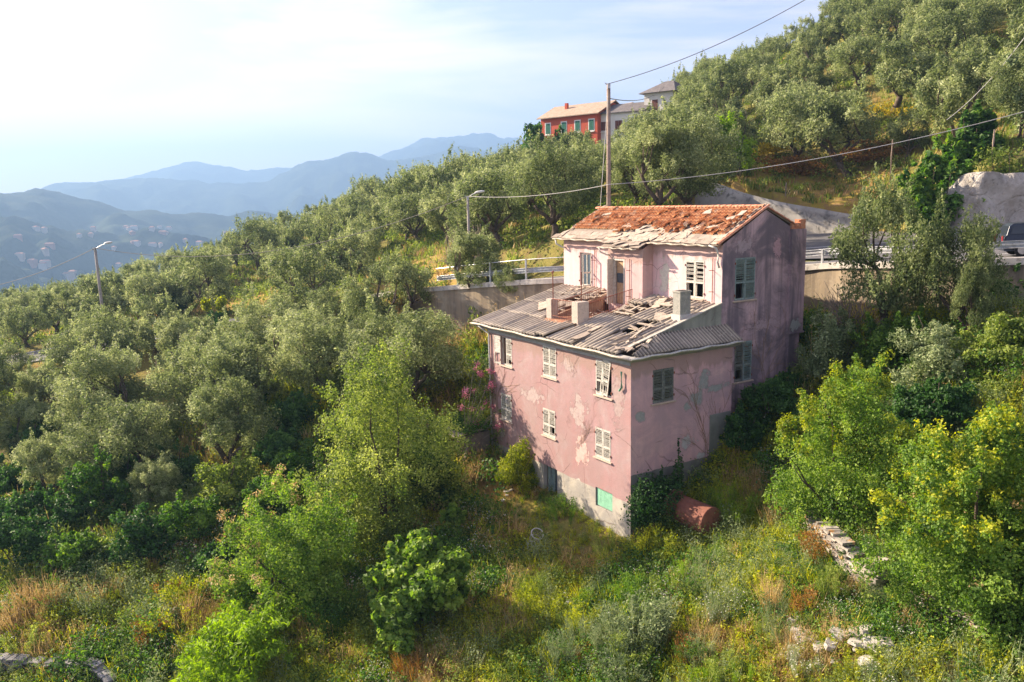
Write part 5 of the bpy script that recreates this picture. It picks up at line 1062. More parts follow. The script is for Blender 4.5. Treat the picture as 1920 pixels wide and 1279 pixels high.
# dead thorny bush left of the house
def dead_bush(px, py, wpx, hpx, Y, label, seed, n=60):
    q = at(px, py, Y); z = g1(q[0], q[1]); e = empty('dead_bush', (q[0], q[1], z)); R = np.random.RandomState(seed); w = wpx*Y/FPX*.5; top = at(px, py-hpx, Y)[2]-z; paths = []
    for k in range(n):
        a = R.uniform(0, 6.28); u = R.uniform(.1, 1); c = np.array([math.cos(a)*w*math.sqrt(1-u*u*.8), math.sin(a)*w*math.sqrt(1-u*u*.8), top*(.35+.65*u)]); paths.append(tube_path(R, (0, 0, 0), c, .04, .012, .25, 6))
        for _ in range(2): paths.append(tube_path(R, c*R.uniform(.6, .9), c+R.normal(size=3)*w*.3, .018, .008, .2, 3))
    mb = limbs(paths, 4); me = mesh_of(mb, 'twigs', BARK2); link('twigs', me, e); tag(e, label, 'bush'); return e
dead_bush(880, 500, 90, 75, 63, 'leafless grey brown thorn bush in front of the lamp post left of the house', 3, 90)
dead_bush(1600, 600, 110, 60, 38.5, 'tangle of bare grey branches against the retaining wall right of the house', 4, 50)
# ------------------------------------------------------------------ distant houses
def roofmat(name, a, b): return simple(name, a, b, 1.5, .9, .1, c3=tuple(v*.6 for v in a))
RED = simple('red_render', (.52, .12, .075), (.46, .10, .06), .4, .9, .1); WHT = simple('white_render', (.66, .64, .60), (.58, .56, .52), .4, .9, .1); TRIM = simple('white_trim', (.72, .70, .66), (.68, .66, .62), 2)
GSH = simple('green_shutters', (.03, .13, .09), (.04, .16, .11), 2); BSH = simple('brown_shutters', (.15, .06, .045), (.12, .05, .04), 2); RTAN = roofmat('tan_tiles', (.36, .27, .20), (.44, .34, .26)); RGRY = roofmat('slate_tiles', (.14, .13, .13), (.19, .175, .17))
def far_house(name, label, pl, pr, Yl, Yr, depth, hgt, ridge_h, wm, rm, wins, shm, trim, hip=False, over=.5, chim=None, base_extra=6.0, gabm=None):
    a = Vector(at(*pl, Yl)); b = Vector(at(*pr, Yr)); zt = (a.z+b.z)/2; d = Vector((b.x-a.x, b.y-a.y, 0)); w = d.length; rz_ = math.atan2(d.y, d.x); e = empty(name, (a.x, a.y, zt-hgt), rz_); tag(e, label, 'house')
    mb = MB(); z1 = hgt; mb.add([(0, 0, -base_extra), (w, 0, -base_extra), (w, depth, -base_extra), (0, depth, -base_extra), (0, 0, z1), (w, 0, z1), (w, depth, z1), (0, depth, z1), (0, depth/2, z1+ridge_h), (w, depth/2, z1+ridge_h)], [(0, 1, 5, 4), (2, 3, 7, 6)]+([(1, 2, 6, 5), (3, 0, 4, 7)] if hip else [(1, 2, 6, 9, 5), (3, 0, 4, 8, 7)])); mb.build('wall', wm, e)
    s = ridge_h/(depth/2); o = over; mb = MB()
    if hip:
        r0, r1 = min(w*.35, depth/2), w-min(w*.35, depth/2); mb.add([(-o, -o, z1-.1), (w+o, -o, z1-.1), (w+o, depth+o, z1-.1), (-o, depth+o, z1-.1), (r0, depth/2, z1+ridge_h), (r1, depth/2, z1+ridge_h)], [(0, 1, 5, 4), (1, 2, 5), (2, 3, 4, 5), (3, 0, 4), (3, 2, 1, 0)])
    else:
        mb.slab([(-o, -o, z1-o*s+.06), (w+o, -o, z1-o*s+.06), (w+o, depth/2, z1+ridge_h+.06), (-o, depth/2, z1+ridge_h+.06)], (0, 0, .14)); mb.slab([(-o, depth/2, z1+ridge_h+.06), (w+o, depth/2, z1+ridge_h+.06), (w+o, depth+o, z1-o*s+.06), (-o, depth+o, z1-o*s+.06)], (0, 0, .14))
    rf = mb.build('roof', rm, e)
    if chim is not None: mb = MB(); mb.box(w*chim-.22, w*chim+.22, depth*.3, depth*.3+.5, z1, z1+ridge_h+.35); mb.build('chimney', gabm or wm, rf)
    for (f, z0, ww, wh) in wins:
        x = f*w; mb = MB(); mb.box(x-ww/2, x-.02, -.06, -.02, z0, z0+wh); mb.box(x+.02, x+ww/2, -.06, -.02, z0, z0+wh); wo = mb.build('window', shm, e)
        if trim: mb = MB(); mb.box(x-ww/2-.18, x+ww/2+.18, -.018, -.004, z0-.18, z0+wh+.18); mb.build('frame', TRIM, wo)
        mb = MB(); mb.box(x-ww/2-.12, x+ww/2+.12, -.16, 0, z0-.28, z0-.19); mb.build('sill', TRIM, wo)
    return e
far_house('red_farmhouse', 'long red farmhouse with green shutters and tan roof on the ridge', (1014, 222), (1120, 212), 134, 127, 9, 5.6, 2.0, RED, RTAN, [(.13, 3.1, .85, 1.55), (.42, 3.1, .85, 1.55), (.66, 3.1, .85, 1.55), (.90, 3.1, .85, 1.55), (.13, .2, .85, 1.4), (.66, .2, .85, 1.4)], GSH, True, chim=.28)
far_house('red_outbuilding', 'small red gabled house just behind the right end of the long red farmhouse', (1142, 206), (1160, 205), 141, 139, 6, 5, 1.0, RED, RTAN, [], GSH, False, over=.25)
far_house('white_house', 'low white house with grey roof and brown shutters right of the red farmhouse', (1121, 215), (1207, 207), 128, 124, 7, 4.5, 1.5, WHT, RGRY, [(.14, 2.0, 1.0, 1.3), (.46, 2.0, 1.1, 1.35), (.86, 2.2, 1.0, 1.2)], BSH, False, over=.3)
far_house('white_house', 'taller white house with a dark hipped roof peeking out behind the olives', (1208, 174), (1262, 170), 126, 123, 7, 7.0, 1.9, WHT, RGRY, [(.38, 4.0, .95, 1.9)], BSH, False, hip=True, over=.7)
# ------------------------------------------------------------------ poles, lamps, wires
POLEW = simple('old_wooden_pole', (.26, .20, .16), (.34, .27, .22), 3, .9, .1, c3=(.16, .12, .10)); POLEC = simple('concrete_pole', (.36, .33, .29), (.28, .255, .225), 3, .9, .1)
LAMP = simple('lamp_housing', (.62, .62, .58), (.70, .70, .67), 4, .5, .4); CAB = newmat('cable_black'); g = N(CAB); g.out((.16, .15, .14), .7, .2); CABL = newmat('cable_pale'); g = N(CABL); g.out((.45, .44, .42), .6, .3)
def pole(kind, label, top, Y, zb, r0, r1, mat, lamp=None, base=None):
    t = Vector(at(*top, Y)); b = Vector(at(*base)) if base else Vector((t.x, t.y, 0)); b.z = zb if zb is not None else g1(b.x, b.y)-.2
    e = empty(kind, b); tl = t-b; mb = MB(); mb.tube([(0, 0, 0), tl*.5, tl], [r0, (r0+r1)/2, r1], 10); mb.build('pole', mat, e, smooth=True)
    mb = MB(); mb.cbox(tl+Vector((0, -.12, -.18)), (.16, .14, .28)); mb.tube([tl+Vector((-.1, 0, -.05)), tl+Vector((-.22, 0, .05))], .03, 6); mb.build('insulator', STEEL, e)
    if lamp:
        L_ = Vector(at(*lamp, Y-.3))-b; mb = MB(); mb.tube([tl+Vector((0, 0, -.1)), tl.lerp(L_, .5)+Vector((0, 0, .02)), L_+Vector((-.3, 0, -.1))], .035, 7); mb.build('arm', STEEL, e)
        mb = MB(); n = 9; prof = [(.0, .02), (.08, .10), (.28, .15), (.55, .15), (.75, .10), (.82, .02)]; vs = []; 
        ax = Vector((1, 0, .12)).normalized()
        for (l, r) in prof:
            for j in range(n): a = 2*math.pi*j/n; vs.append(L_+ax*(l-.4)+Vector((0, math.cos(a)*r, math.sin(a)*r*.7)))
        mb.add(vs, [(i*n+j, i*n+(j+1) % n, (i+1)*n+(j+1) % n, (i+1)*n+j) for i in range(len(prof)-1) for j in range(n)]); mb.build('lamp_head', LAMP, e, smooth=True)
    return tag(e, label, 'utility pole' if not lamp else 'street lamp'), t
_, TP = pole('utility_pole', 'tall brown wooden pole standing behind the orange tiled roof', (1141, 157), 53.5, -5.4, .17, .12, POLEW)
_, T2 = pole('street_lamp', 'concrete street lamp beside the road behind the pink house, left of its roof', (877, 368), 64, None, .13, .10, POLEC, (899, 360))
_, T1 = pole('street_lamp', 'leaning concrete street lamp alone on the left slope against the hazy valley', (178, 465), 79, None, .16, .12, POLEC, (203, 455), base=(196, 612, 79))
def wire(label, p, q, sag, r, mat=CAB, cat_='cable'):
    p, q = Vector(p), Vector(q); mb = MB(); pts = [p.lerp(q, k/24)-Vector((0, 0, sag*4*(k/24)*(1-k/24))) for k in range(25)]; b = pts[0].copy(); mb.tube([v-b for v in pts], r, 5); o = mb.build('cable', mat, None); o.location = b; return tag(o, label, cat_)
wire('dark cable rising from the top of the wooden pole to the upper right sky', TP, at(1540, -18, 48), .5, .022)
wire('thin cable from the wooden pole towards the white house on the ridge', TP+Vector((0, 0, -.9)), at(1245, 163, 122), .8, .03)
wire('thick pale cable crossing behind the roof from the street lamp to the right edge', T2, at(1141, 346, 52.9), .35, .022, CABL)
wire('thick pale cable running right from the wooden pole over the grass bank', at(1141, 346, 53.2), at(1990, 190, 47), .75, .021, CABL)
wire('cable sagging over the olives between the two street lamps', T2, T1, 2.4, .028)
wire('cable leaving the left street lamp towards the left edge', T1, at(-60, 545, 84), .6, .028)
wire('guy wire slanting down the left side of the wooden pole', TP+Vector((0, 0, -.3)), at(1125, 396, 52.0), 0, .018, CABL, 'guy wire')
wire('steep cable at the upper right above the fig bushes', at(1930, 58, 60), at(1775, 225, 62), .5, .025, CABL)
# fence posts on the bank
for (px, py, hp, Y, lab) in [(1473, 368, 26, 77.5, 'short wooden fence post on the bank right of the roof ridge'), (1861, 285, 42, 57, 'rusty fence post above the rock wall'), (1672, 285, 24, 74, 'weathered fence post under the cable on the bank')]:
    q = at(px, py, Y); z = g1(q[0], q[1]); t = at(px, py-hp, Y); mb = MB(); mb.tube([(0, 0, -.3), (0, 0, (t[2]-z)*.6), (.03, 0, t[2]-z)], [.07, .065, .05], 6); o = mb.build('fence_post', POLEW); o.location = (q[0], q[1], z); tag(o, lab, 'fence post')
# ------------------------------------------------------------------ dark car on the road
def car():
    q = at(1868, 470, 39.6); d, z_, s_ = road_dist(np.array([q[0]+2.1]), np.array([q[1]-.7])); zz = float(z_[0]); e = empty('parked_car', (q[0]+2.1, q[1]-.7, zz), 0); e.rotation_euler = (0, rad(-3.5), rad(-18)); e.scale = (.92, .92, .92)
    CP = newmat('dark_blue_car_paint'); g = N(CP); g.out((.022, .030, .045), .28, .5, metal=.2); RUB = newmat('tyre_rubber'); g = N(RUB); g.out((.02, .02, .02), .85, .2); RIM = newmat('alloy_rim'); g = N(RIM); g.out((.45, .45, .46), .35, .6, metal=.8); CG = newmat('tinted_glass'); g = N(CG); g.out((.02, .025, .03), .06, .8)
    prof = [(-2.25, .35), (-2.3, .75), (-2.25, 1.05), (-2.12, 1.15), (-1.95, 1.62), (-1.75, 1.74), (.35, 1.72), (.55, 1.66), (1.15, 1.15), (2.0, 1.02), (2.28, .85), (2.32, .45), (2.2, .32)]; k = len(prof); vs = []
    for y, inn in ((-.90, 0), (-.62, 1), (.62, 1), (.90, 0)):
        pass
    rows = []
    for yy in (-.92, -.88, -.3, .3, .88, .92):
        for (x, z) in prof:
            w = abs(yy); yv = yy
            if z > 1.12: yv = yy*(.93-.22*(z-1.12)/.6)
            zz_ = z if abs(yy) < .9 else (z if z < 1.0 else z-.015); vs.append((x*(1 if abs(yy) < .9 else .985), yv, zz_))
    fs = [(i*k+j, i*k+(j+1) % k, (i+1)*k+(j+1) % k, (i+1)*k+j) for i in range(5) for j in range(k)]+[tuple(range(k)), tuple(reversed(range(5*k, 6*k)))]; mb = MB(); mb.add(vs, fs); body = mb.build('body', CP, e, smooth=False, bevel=.03)
    for s in (-1, 1):
        f = lambda x, z: (x, s*(.93*(.93-.22*(z-1.12)/.6)+.012), z)
        for nm, poly in (('rear_window', [(-1.95, 1.2), (-1.2, 1.2), (-1.2, 1.6), (-1.8, 1.6)]), ('window', [(-1.12, 1.2), (-.25, 1.2), (-.25, 1.6), (-1.12, 1.6)]), ('window', [(-.17, 1.2), (.85, 1.2), (.45, 1.58), (-.17, 1.6)])):
            mb = MB(); mb.poly([f(*p) for p in poly]); mb.build('window', CG, e)
        for x in (-1.4, 1.4):
            mb = MB(); mb.tube([(x, s*.72, .36), (x, s*.94, .36)], .36, 20); wo = mb.build('wheel', RUB, e); mb = MB(); mb.tube([(x, s*.90, .36), (x, s*.955, .36)], .23, 16)
            for a in range(5): aa = a*1.257; mb.bar((x, s*.955, .36), (x+math.cos(aa)*.21, s*.965, .36+math.sin(aa)*.21), .05, .02)
            mb.build('rim', RIM, wo)
        mb = MB(); n = 14
        for x in (-1.4, 1.4): mb.add([(x+math.cos(math.pi*j/n)*rr, s*.955, .36+math.sin(math.pi*j/n)*rr) for rr in (.40, .47) for j in range(n+1)], [(j, j+1, n+2+j, n+1+j) for j in range(n)])
        mb.build('wheel_arch', RUB, e)
        mb = MB(); mb.cbox((-2.27, s*.72, 1.0), (.06, .2, .32)); mb.build('tail_light', simple('red_lens%d' % s, (.35, .02, .02), (.3, .02, .02), 2, .2, .6), e)
    tag(e, 'dark blue estate car on the road at the right edge by the rock wall', 'car')
car()
# ------------------------------------------------------------------ rusty tank, old drum, shed, planks
TANKM = simple('rusty_tank_steel', (.15, .055, .038), (.20, .085, .055), 2.6, .8, .25, c3=(.11, .045, .03), bs=.4)
def tank():
    a = hit(1250, 975); b = hit(1312, 1010); a = np.array(a); b = np.array(b); d = b-a; d[2] = 0; d /= np.linalg.norm(d); r = .62; c = (a+b)/2; e = empty('rusty_tank', (c[0]+.25, c[1]-.2, g1(c[0], c[1])+.22), math.atan2(d[1], d[0])); mb = MB(); L2 = 1.25
    prof = [(-L2-.14, .02), (-L2-.12, .3), (-L2-.05, .52), (-L2, r), (-L2+.03, r+.015), (-L2+.06, r), (-.4, r), (-.38, r+.008), (-.36, r), (L2-.06, r), (L2-.03, r+.015), (L2, r), (L2+.05, .52), (L2+.12, .3), (L2+.14, .02)]; n = 32; vs = [(x, math.cos(2*math.pi*j/n)*q, .58+math.sin(2*math.pi*j/n)*q) for x, q in prof for j in range(n)]
    mb.add(vs, [(i*n+j, i*n+(j+1) % n, (i+1)*n+(j+1) % n, (i+1)*n+j) for i in range(len(prof)-1) for j in range(n)]); mb.build('shell', TANKM, e, smooth=True)
    mb = MB(); mb.tube([(-.75, 0, 1.1), (-.75, 0, 1.33)], .22, 18); mb.tube([(-.75, 0, 1.33), (-.75, 0, 1.36)], .25, 18); mb.build('hatch', TANKM, e)
    tag(e, 'rusty red steel tank lying on its side beside the house corner', 'tank')
tank()
def drum():
    c = hit(1008, 1030); e = empty('metal_basket', (c[0], c[1], c[2]), .4); WM = simple('dull_white_enamel', (.50, .49, .45), (.38, .37, .34), 6, .5, .4, c3=(.25, .2, .15)); mb = MB(Matrix.Translation((0, 0, .75)) @ Matrix.Rotation(rad(38), 4, 'X')); n = 20
    ring = [(math.cos(2*math.pi*j/n)*.28, math.sin(2*math.pi*j/n)*.28, 0) for j in range(n+1)]; mb.tube(ring, .03, 6, False); ring2 = [(x*.85, y*.85, -.45) for x, y, z in ring]; mb.tube(ring2, .02, 6, False)
    for j in range(0, n, 1): mb.tube([ring[j], ring2[j]], .010, 4, False)
    mb.build('basket', WM, e); mb = MB(); mb.bar((.1, .1, -.1), (.05, 0, .45), .05); mb.bar((-.15, .1, -.1), (-.1, 0, .45), .05); mb.build('leg', WM, e); mb = MB(); mb.slab([(-.55, -.1, .05), (-.15, -.15, .0), (-.1, .1, .35), (-.5, .1, .45)], (0, .05, .02)); mb.build('panel', WM, e); tag(e, 'old white wire basket standing in the weeds below the door', 'basket')
drum()
def shed():
    q = HW(-1.3, 12.6, 0); z = g1(q[0], q[1]); e = empty('vine_shed', (q[0], q[1], z), YAWH); mb = MB(); WOOD = simple('grey_boards', (.20, .17, .14), (.14, .12, .10), 4, bs=.6)
    for k in range(9): mb.box(-1.0, -.97, -1.0+k*.22, -.79+k*.22, 0, 1.75+(k % 3)*.02) if k not in (1, 2, 3, 4) else None
    mb.box(-1.0, 1.0, -1.03, -1.0, 0, 1.8); mb.box(-1.0, 1.0, 1.0, 1.03, 0, 1.8); mb.box(.97, 1.0, -1, 1, 0, 1.8); mb.build('wall', WOOD, e); mb = MB(); mb.slab([(-1.25, -1.2, 1.8), (1.2, -1.2, 2.05), (1.2, 1.2, 2.05), (-1.25, 1.2, 1.8)], (0, 0, .07)); mb.build('roof', CONC, e)
    lb = [((RT.uniform(-1.2, 1.1), RT.uniform(-1.1, 1.6), 2.0+RT.uniform(-.05, .2)), (.42, .42, .24)) for _ in range(14)]+[((RT.uniform(-1.35, -1.1), RT.uniform(.0, 1.6), RT.uniform(.6, 1.8)), (.2, .35, .4)) for _ in range(8)]; lb = [(np.array(a), b) for a, b in lb]; V, F, T = leaves(lb, 7000, .10, .08, 17, spike=.2); link('ivy', np_mesh('ivy', V, F, GREEN, T), e); tag(e, 'small dark shed smothered in ivy at the left corner of the pink house', 'shed')
    for k in range(3):
        p = HW(-2.2+k*.05, 11.1+k*.16, 0); mb = MB(); mb.cbox((0, 0, .75), (.04, .15, 1.7), Matrix.Rotation(.35, 3, 'Y') @ Matrix.Rotation(.15*(k-1), 3, 'X')); o = mb.build('plank', WOOD); o.location = (p[0], p[1], g1(p[0], p[1])); o.rotation_euler = (0, 0, YAWH); tag(o, 'weathered grey plank leaning beside the shed opening', 'plank', 'planks leaning beside the shed')
shed()
def brick_pile():
    c = hit(826, 862); e = empty('brick_pile', tuple(c)); mb = MB(); R = random.Random(3)
    for k in range(90): r = R.random(); a = R.uniform(0, 6.28); rr = 1.1*(1-r**.6); mb.cbox((math.cos(a)*rr, math.sin(a)*rr*.7, .1+r*.75), (.25, .12, .07), Matrix.Rotation(R.uniform(0, 3), 3, 'Z') @ Matrix.Rotation(R.uniform(-.5, .5), 3, 'X'))
    o = mb.build('bricks', BRICK, e); mb = MB(); mb.bar((-1.0, -.4, .55), (.9, -.5, 1.25), .16, .04); mb.build('board', TIMB, e); tag(e, 'heap of red bricks and a pale board behind the hazel', 'rubble')
brick_pile()
# ------------------------------------------------------------------ dry stone walls and rubble
STONE = newmat('dry_stone'); g = N(STONE); o = g.obj(); t = g.n('ShaderNodeAttribute', attribute_name='tint').outputs['Fac']; c = g.mix(t, (.17, .155, .135), (.44, .40, .34)); c = g.mix(g.ramp(g.noise(o, 2.5, 5, .6), (.58, 0.0), (.66, 1.0)), c, (.50, .28, .10)); c = g.mix(g.ramp(g.noise(o, 9, 5, .7), (.5, 0.0), (.7, 1.0)), c, (.16, .15, .13)); g.out(c, .92, .1, g.noise(o, 18, 5), .5, .02)
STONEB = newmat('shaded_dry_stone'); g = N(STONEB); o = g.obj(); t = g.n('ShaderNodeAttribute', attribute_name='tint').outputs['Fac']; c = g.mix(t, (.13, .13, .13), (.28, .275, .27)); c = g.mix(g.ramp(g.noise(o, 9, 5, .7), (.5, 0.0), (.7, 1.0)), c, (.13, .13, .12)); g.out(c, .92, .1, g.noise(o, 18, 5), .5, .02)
def drystone(label, pts, hgt, seed, mat, thick=.5, ln=.38, hh=.11):
    R = np.random.RandomState(seed); P3 = cat(np.array(pts, float), 6); seg = np.r_[0, np.cumsum(np.linalg.norm(np.diff(P3[:, :2], axis=0), axis=1))]; Lt = seg[-1]; sb = []; T = []; e = empty('stone_wall', tuple(P3[len(P3)//2])); base = np.array(e.location); V = []; F = []; row = 0; z = 0
    while z < hgt:
        s = -R.uniform(0, ln); h = hh*R.uniform(.7, 1.4)
        while s < Lt:
            l = ln*R.uniform(.5, 1.6); c = min(max(s+l/2, 0), Lt); p = np.array([np.interp(c, seg, P3[:, k]) for k in range(3)]); p2 = np.array([np.interp(min(c+.1, Lt), seg, P3[:, k]) for k in range(3)]); p1 = np.array([np.interp(max(c-.1, 0), seg, P3[:, k]) for k in range(3)]); d = p2-p1; ang = math.atan2(d[1], d[0]); sl_ = math.atan2(d[2], math.hypot(d[0], d[1]))
            if not (z > hgt*.6 and R.rand() < .25+.7*(z/hgt-.6)+.35*math.sin(s*1.9)):
                M = Matrix.Translation(p-base+np.array([0, 0, z+h/2])) @ Matrix.Rotation(ang+R.normal(0, .05), 4, 'Z') @ Matrix.Rotation(-sl_+R.normal(0, .06), 4, 'Y'); b = len(V); j = R.uniform(.86, 1.0, (8, 3)); dy = R.uniform(-.06, .06)
                for i, (x, y_, zz) in enumerate([(x, y, q) for q in (-1, 1) for x, y in ((-1, -1), (1, -1), (1, 1), (-1, 1))]): V.append(tuple(M @ Vector((x*l/2*j[i, 0], y_*thick/2*j[i, 1]+dy, zz*h/2*j[i, 2]))))
                for f in ((0, 3, 2, 1), (4, 5, 6, 7), (0, 1, 5, 4), (1, 2, 6, 5), (2, 3, 7, 6), (3, 0, 4, 7)): F.append([b+i for i in f]); T.append(R.rand())
            s += l
        z += h
    o = link('stones', np_mesh('stones', V, F, mat, T), e); tag(e, label, 'stone wall'); return e
def hp(px, py, dz=0): h = hit(px, py); return (h[0], h[1], h[2]+dz)
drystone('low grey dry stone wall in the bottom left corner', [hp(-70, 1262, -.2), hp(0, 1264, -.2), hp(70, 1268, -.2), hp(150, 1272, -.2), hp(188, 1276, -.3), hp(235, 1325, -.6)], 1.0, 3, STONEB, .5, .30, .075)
drystone('sunlit lichen spotted stone wall below the left ivy mass at the right', [hp(1520, 1005, -.3), hp(1552, 1040, -.3), hp(1600, 1078, -.3), hp(1648, 1108, -.3)], 1.3, 5, STONE, .5, .30, .075)
bush('bramble', 'green bramble spilling over the top of the sunlit stone wall', 'bramble', 1640, 1062, 70, 40, BRIGHT, 4000, (.09, .07), 16, 501, .6, trunk=False)
bush('bramble', 'low weeds hiding the foot of the sunlit stone wall', 'bramble', 1560, 1112, 110, 24, HAZEL, 4000, (.08, .05), 16, 502, .5, trunk=False)
drystone('half buried stone wall under the widest ivy mound', [hp(1700, 1130, -.2), hp(1760, 1155, -.2), hp(1850, 1200, -.3)], .7, 6, STONE, .5, .3, .075)
R = random.Random(12)
def rock(px, py, s, lab, grp):
    c = hit(px, py); mb = MB(Matrix.Rotation(R.uniform(0, 3), 4, 'Z') @ Matrix.Rotation(R.uniform(-.3, .3), 4, 'X')); k = R.randint(5, 7); pts = [(math.cos(6.28*i/k)*s*R.uniform(.7, 1.1), math.sin(6.28*i/k)*s*R.uniform(.5, .9), 0) for i in range(k)]; mb.slab(pts, (R.uniform(-.03, .03), 0, s*R.uniform(.25, .5))); o = mb.build('stone', PALER, None, bevel=.015); o.location = (c[0], c[1], c[2]+s*.5+.08); tag(o, lab, 'stone', grp)
PALER = simple('pale_stone', (.48, .45, .40), (.36, .335, .30), 5, .9, .1, c3=(.28, .26, .22), bs=.6)
for _ in range(34): rock(R.uniform(1462, 1668), R.uniform(1150, 1262), R.uniform(.12, .36), 'pale flat stone in the scatter of rubble among the weeds, lower right', 'rubble stones scattered in the weeds, lower right')
for _ in range(9): rock(R.uniform(870, 960), R.uniform(925, 990), R.uniform(.1, .24), 'flat stone step on the tan path below the ivy shed', 'flat stones on the tan path below the shed')
for _ in range(7): rock(R.uniform(280, 330), R.uniform(1085, 1110), R.uniform(.15, .3), 'pale stone poking out of the bank above the low grey wall', 'stones in the bank above the low grey wall')
mb = MB(); c = hit(175, 1205); mb.tube([(-.7, 0, .15), (0, .1, .3), (.6, 0, .75)], [.07, .06, .03], 6); mb.tube([(.1, 0, .35), (.5, -.2, .45)], [.04, .02], 5); o = mb.build('dead_branch', BARK2); o.location = tuple(c); tag(o, 'grey dead branch lying just above the low stone wall', 'branch')
mb = MB(); q = hit(1555, 985); mb.tube([(0, -.4, -.2), (-.1, -.5, 1.1), (-.35, -.5, 2.2)], [.07, .06, .04], 7); o = mb.build('bare_pole', BARK2); o.location = tuple(q); tag(o, 'thin bare grey pole leaning in front of the left ivy mass', 'pole')
# ------------------------------------------------------------------ houses in the hazy valley
from mathutils.bvhtree import BVHTree
def bvh_of(o): me = o.data; return BVHTree.FromPolygons([v.co for v in me.vertices], [tuple(p.vertices) for p in me.polygons])
BV = [bvh_of(o) for o in bpy.data.objects if o.name.startswith('hills')][:2]
R = random.Random(5); VH = [simple('valley_house_wall%d' % i, c, tuple(v*.9 for v in c), .2) for i, c in enumerate([(.42, .38, .33), (.38, .31, .25), (.34, .18, .13), (.46, .44, .41)])]; VR = roofmat('valley_roof', (.42, .22, .15), (.36, .20, .15))
for k in range(38):
    px, py = R.uniform(0, 470), R.uniform(428, 520); 
    if k < 10: px, py = R.uniform(230, 330), R.uniform(425, 440)
    d = Vector(ray(px, py)).normalized(); best = None
    for b in BV:
        h = b.ray_cast(Vector((0, 0, 0)), d)
        if h[0] is not None and (best is None or h[3] < best[3]): best = h
    t = np.arange(400, 2600, 8.0); dn = np.array(d); zz = ground(dn[0]*t, dn[1]*t)-dn[2]*t; i = np.argmax(zz > 0)
    loc = best[0] if best else None
    if zz[i] > 0 and (loc is None or t[i] < best[3]): loc = Vector(dn*t[i])
    if loc is None: continue
    w, dp, h = R.uniform(5, 15), R.uniform(5, 9), R.uniform(3.5, 7.5); e = empty('valley_house', loc, R.uniform(-.6, .6)); mb = MB(); mb.box(-w/2, w/2, -dp/2, dp/2, -6, h); mb.build('wall', VH[R.choice([0, 0, 1, 2, 3, 3])], e); mb = MB(); o_ = .5; mb.add([(-w/2-o_, -dp/2-o_, h-.2), (w/2+o_, -dp/2-o_, h-.2), (w/2+o_, dp/2+o_, h-.2), (-w/2-o_, dp/2+o_, h-.2), (-w/2+2, 0, h+1.8), (w/2-2, 0, h+1.8)], [(0, 1, 5, 4), (1, 2, 5), (2, 3, 4, 5), (3, 0, 4), (3, 2, 1, 0)]); mb.build('roof', VR, e)
    tag(e, 'tiny pale house in the hazy valley at the far left', 'house', 'houses scattered in the hazy valley')
# ------------------------------------------------------------------ wild undergrowth (uncountable)
def scatter(name, temps, pos, sc_, mat, kind='stuff', seed=1, tilt=.12):
    R = np.random.RandomState(seed); n = len(pos); VV, FF, TT = [], [], []; b = 0; which = R.randint(0, len(temps), n)
    for k, (V0, F0, T0) in enumerate(temps):
        ix = np.where(which == k)[0]
        if len(ix) == 0: continue
        a = R.uniform(0, 6.28, len(ix)); c, s = np.cos(a), np.sin(a); S_ = sc_[ix]; x = V0[None, :, 0]*c[:, None]-V0[None, :, 1]*s[:, None]; y = V0[None, :, 0]*s[:, None]+V0[None, :, 1]*c[:, None]; z = np.broadcast_to(V0[None, :, 2], x.shape); tx, ty = R.normal(0, tilt, len(ix)), R.normal(0, tilt, len(ix))
        V = np.stack([x+z*tx[:, None], y+z*ty[:, None], z], -1)*S_[:, None, None]+pos[ix][:, None, :]; m = len(V0); VV.append(V.reshape(-1, 3)); FF.append((F0[None]+(np.arange(len(ix))*m)[:, None, None]+b).reshape(-1, 4)); b += m*len(ix); TT.append((T0[None]+R.normal(0, .16, (len(ix), 1))).ravel())
    return tag(link(name, np_mesh(name, np.concatenate(VV), np.concatenate(FF), mat, np.clip(np.concatenate(TT), 0, 1))), kind=kind)
def t_leafy(seed, n=46, r=.28, h=.38, ln=.075, wd=.05): 
    R = np.random.RandomState(seed); lb = [(np.array([R.normal(0, r*.5), R.normal(0, r*.5), h*R.uniform(.3, .9)]), r*.5) for _ in range(6)]; return leaves(lb, n, ln, wd, seed, up=.5, carve=False, shell=.2)
def t_grass(seed, n=16, h=.45, w=.012, spread=.16, bend=.35):
    R = np.random.RandomState(seed); V = []; F = []
    for k in range(n):
        a = R.uniform(0, 6.28); b = np.array([R.normal(0, spread*.5), R.normal(0, spread*.5), -.03]); hh = h*R.uniform(.5, 1.2); d = np.array([math.cos(a), math.sin(a), 0]); s = np.array([-d[1], d[0], 0])*w; m = b+d*bend*hh*.3+np.array([0, 0, hh*.6]); t = b+d*bend*hh+np.array([0, 0, hh]); i = len(V); V += [b-s, b+s, m+s*.8, m-s*.8, t+s*.15, t-s*.15]; F += [(i, i+1, i+2, i+3), (i+3, i+2, i+4, i+5)]
    return np.array(V), np.array(F), np.clip(.5+.2*R.normal(size=len(F)), 0, 1)
def t_spray(seed, n=90, h=.95, ln=.07, wd=.02, stems=9, r=.22):
    R = np.random.RandomState(seed); V, F, T = t_grass(seed, stems, h, .008, r, .25); P_ = []
    for k in range(n): a = R.uniform(0, 6.28); u = R.uniform(.15, 1.0); rr = r*(.4+u*.9)*math.sqrt(R.rand()); P_.append((np.array([math.cos(a)*rr, math.sin(a)*rr, h*u]), .03))
    v, f, t = leaves(P_, n, ln, wd, seed, carve=False, shell=.0, up=.1, rnd=1.0); return np.concatenate([V, v]), np.concatenate([F, f+len(V)]), np.concatenate([T, t])
